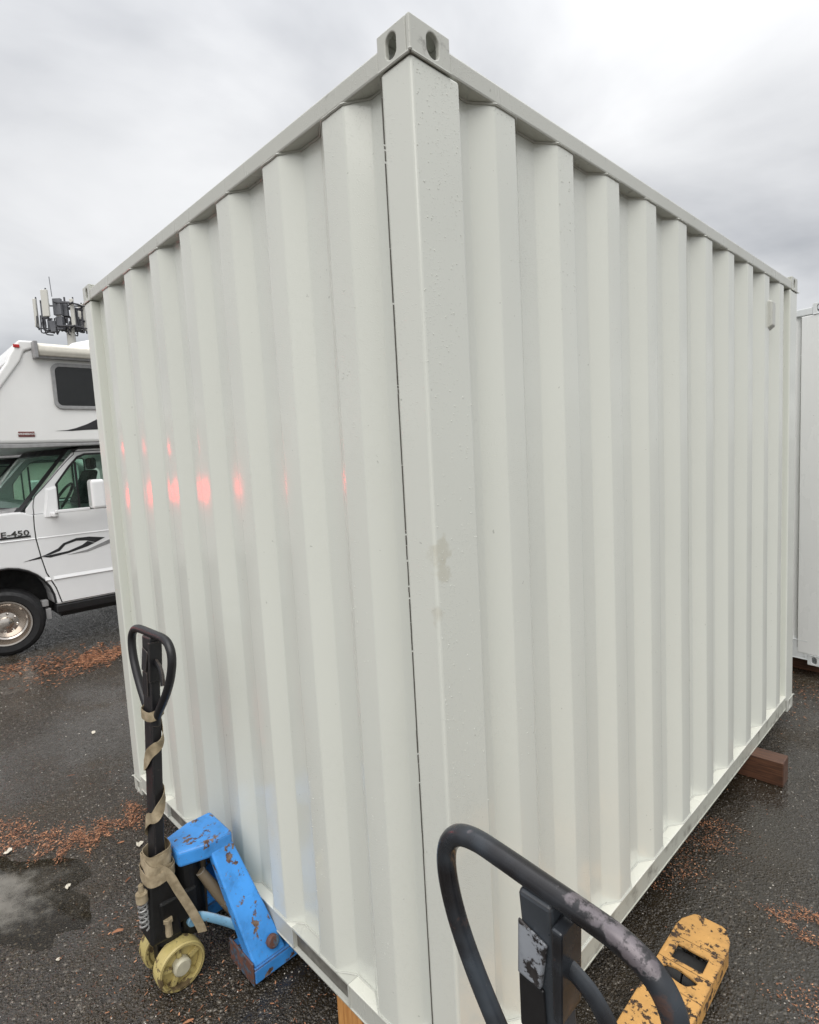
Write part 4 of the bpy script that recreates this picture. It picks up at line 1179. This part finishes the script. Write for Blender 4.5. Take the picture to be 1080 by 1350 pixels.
rl = random.Random(11)
bm = BM()
flakes(bm, 2600, band([(-2.75, -.72), (-2.40, -.5), (-2.12, -.36), (-2.06, -.2), (-2.12, .02)], .055), .003, .008, rl, .5)
flakes(bm, 900, band([(-.05, 1.15), (-.02, 1.5), (.0, 1.75)], .06), .003, .008, rl, .5)
flakes(bm, 600, band([(.36, 1.42), (.37, 1.25)], .035), .003, .007, rl, .5)
flakes(bm, 1500, band([(-2.75, -.72), (-2.40, -.5), (-2.12, -.36), (-2.06, -.2), (-2.12, .02)], .04), .004, .018, rl)
flakes(bm, 500, band([(-2.7, -.66), (-2.5, -.62), (-2.32, -.60)], .05), .004, .02, rl)
flakes(bm, 2600, band([(-5.0, .45), (-4.8, .75), (-4.75, 1.4)], .16), .008, .04, rl)
flakes(bm, 900, band([(-5.4, .1), (-5.0, .2), (-4.7, .5)], .22), .008, .04, rl)
flakes(bm, 160, band([(-.05, 1.15), (-.02, 1.5), (.0, 1.75)], .05), .004, .013, rl)
flakes(bm, 90, band([(.36, 1.40), (.37, 1.25)], .035), .004, .012, rl)
flakes(bm, 300, band([(.46, 1.1), (.5, .9)], .05), .003, .009, rl, .45)
flakes(bm, 500, band([(-.45, 3.0), (-.25, 3.3), (.1, 3.5)], .2), .006, .02, rl)
flakes(bm, 60, lambda q: (q.uniform(-3.2, 1.0), q.uniform(-1.0, 3.4)), .018, .04, rl, .45)
flakes(bm, 900, lambda q: (q.uniform(-3.6, 1.2), q.uniform(-1.2, 3.8)), .004, .012, rl)
flakes(bm, 500, band([(-1.5, -.35), (-.9, -.25), (-.4, -.1)], .12), .004, .014, rl)
fl = link('leaf_litter', bm, M_LITTER); fl['kind'] = 'stuff'
bm = BM()
def grit(n, xr, yr, s0, s1):
    for i in range(n):
        x, y = rl.uniform(*xr), rl.uniform(*yr); s = rl.uniform(s0, s1)
        V = [bm.verts.new((x + s * math.cos(a) * rl.uniform(.7, 1.2), y + s * math.sin(a) * rl.uniform(.7, 1.2), .001)) for a in (0, 1.26, 2.5, 3.77, 5.0)]
        t = bm.verts.new((x + rl.uniform(-.3, .3) * s, y + rl.uniform(-.3, .3) * s, .001 + s * rl.uniform(.6, 1.1)))
        for q in range(5): bm.faces.new((V[q], V[(q + 1) % 5], t))
grit(5200, (-2.6, 0), (-1.0, .3), .0012, .0034); grit(2200, (-5, -2), (-.8, 1.5), .0018, .005); grit(4200, (-.2, .75), (.3, 3.4), .0012, .0036)
gr = link('loose_grit', bm, M_GRIT); gr['kind'] = 'stuff'
def scrap(x, y, s, label, seed):
    q = random.Random(seed); bm = BM()
    n = 9; rr = [q.uniform(.5, 1.1) for _ in range(n)]
    top = [bm.verts.new((x + s * rr[i] * math.cos(6.283 * i / n + seed), y + s * .7 * rr[i] * math.sin(6.283 * i / n + seed), .004 + q.uniform(0, .35) * s)) for i in range(n)]
    bot = [bm.verts.new((v.co.x, v.co.y, v.co.z - .002)) for v in top]
    c1 = bm.verts.new((x, y, .005 + .08 * s)); c2_ = bm.verts.new((x, y, .003 + .08 * s))
    for i in range(n):
        j = (i + 1) % n; bm.faces.new((top[i], top[j], c1)); bm.faces.new((bot[j], bot[i], c2_)); bm.faces.new((top[j], top[i], bot[i], bot[j]))
    single('leaf_scrap', bm, M_SCRAP, label, 'leaf', (x, y, .001), 'pale scraps on the asphalt')
scrap(-1.793, -.40, .018, 'pale curled leaf lying between the puddle and the blue pallet jack', 1)
scrap(-2.25, -.53, .026, 'pale leaf lying at the edge of the puddle, in front of the needle litter', 2)
scrap(-1.84, -.10, .026, 'torn pale leaf just behind the strap on the blue pallet jack', 3)
scrap(-3.24, .094, .022, 'white scrap alone on the asphalt between motorhome and container', 4)
scrap(-1.42, -.52, .009, 'tiny white chip on the asphalt in front of the blue jack wheels', 5)

# ------------------------------------------------------------------ parked trailer left of the view, its lit tail lamps mirrored in the wet paint
k = Mat('lit_red_lens', (.6, .02, .02), .2)
k.b.inputs['Emission Color'].default_value = (1.0, .03, .03, 1); k.b.inputs['Emission Strength'].default_value = 12.0
M_LIT = k.m
TX, TY0, TY1 = -5.75, -3.15, -1.25
T = Thing('cargo_trailer', 'white cargo trailer with lit red tail lamps, left of the motorhome nose', 'trailer', (TX - 1.6, (TY0 + TY1) / 2, 0))
bm = BM(); box(bm, TX - 3.2, TX, TY0, TY1, .55, 2.35); T.part('box_body', bm, M_WHITE, bevel=.03, seg=3)
for y0, y1 in ((TY0 + .06, (TY0 + TY1) / 2 - .004), ((TY0 + TY1) / 2 + .004, TY1 - .06)):
    bm = BM(); box(bm, TX + .001, TX + .03, y0, y1, .62, 2.25); dr = T.part('door', bm, M_WHITE, bevel=.006)
    bm = BM(); tube(bm, [(TX + .05, (y0 + y1) / 2 + .25, .66), (TX + .05, (y0 + y1) / 2 + .25, 2.2)], .014, 8); T.part('lock_rod', bm, M_STEEL, dr, smooth=True)
for y, z, hy, hz, m_ in ((-1.85, 1.42, .14, .10, M_LIT), (-2.2, 1.42, .09, .10, M_LIT), (-1.43, 1.92, .06, .05, M_LIT), (-2.95, 1.92, .07, .09, M_REDLENS), (-1.36, 1.40, .05, .1, M_LIT), (-3.04, 1.40, .05, .1, M_REDLENS)):
    bm = BM(); box(bm, TX + .0305, TX + .05, y - hy - .015, y + hy + .015, z - hz - .015, z + hz + .015); lb = T.part('lamp_housing', bm, M_BLACKPL, bevel=.01)
    bm = BM(); box(bm, TX + .0505, TX + .066, y - hy, y + hy, z - hz, z + hz); T.part('tail_lamp', bm, m_, lb, bevel=.008)
bm = BM(); box(bm, TX - .1, TX + .09, TY0 + .1, TY1 - .1, .45, .55); T.part('bumper', bm, M_BLACKPL, bevel=.01)
for yy, s in ((TY1 - .02, 1), (TY0 + .02, -1)):
    for xx in (TX - 1.25, TX - 2.0):
        bm = BM(); lathe(bm, [(.19, -.1), (.31, -.1), (.33, -.06), (.33, .06), (.31, .1), (.19, .09)], (xx, yy, .33), (0, s, 0), 32); wh = T.part('wheel', bm, M_RUBBER, smooth=30)
        bm = BM(); lathe(bm, [(.001, .02), (.188, .02), (.188, .085), (.17, .08), (.14, .04), (.06, .07), (.001, .07)], (xx, yy, .33), (0, s, 0), 28); T.part('rim', bm, M_CHROME, wh, smooth=30)
bm = BM(); box(bm, TX - 4.2, TX - .02, TY0 + .25, TY0 + .35, .44, .549); box(bm, TX - 4.2, TX - .02, TY1 - .35, TY1 - .25, .44, .549); T.parts('chassis', bm, M_BLACKPL)
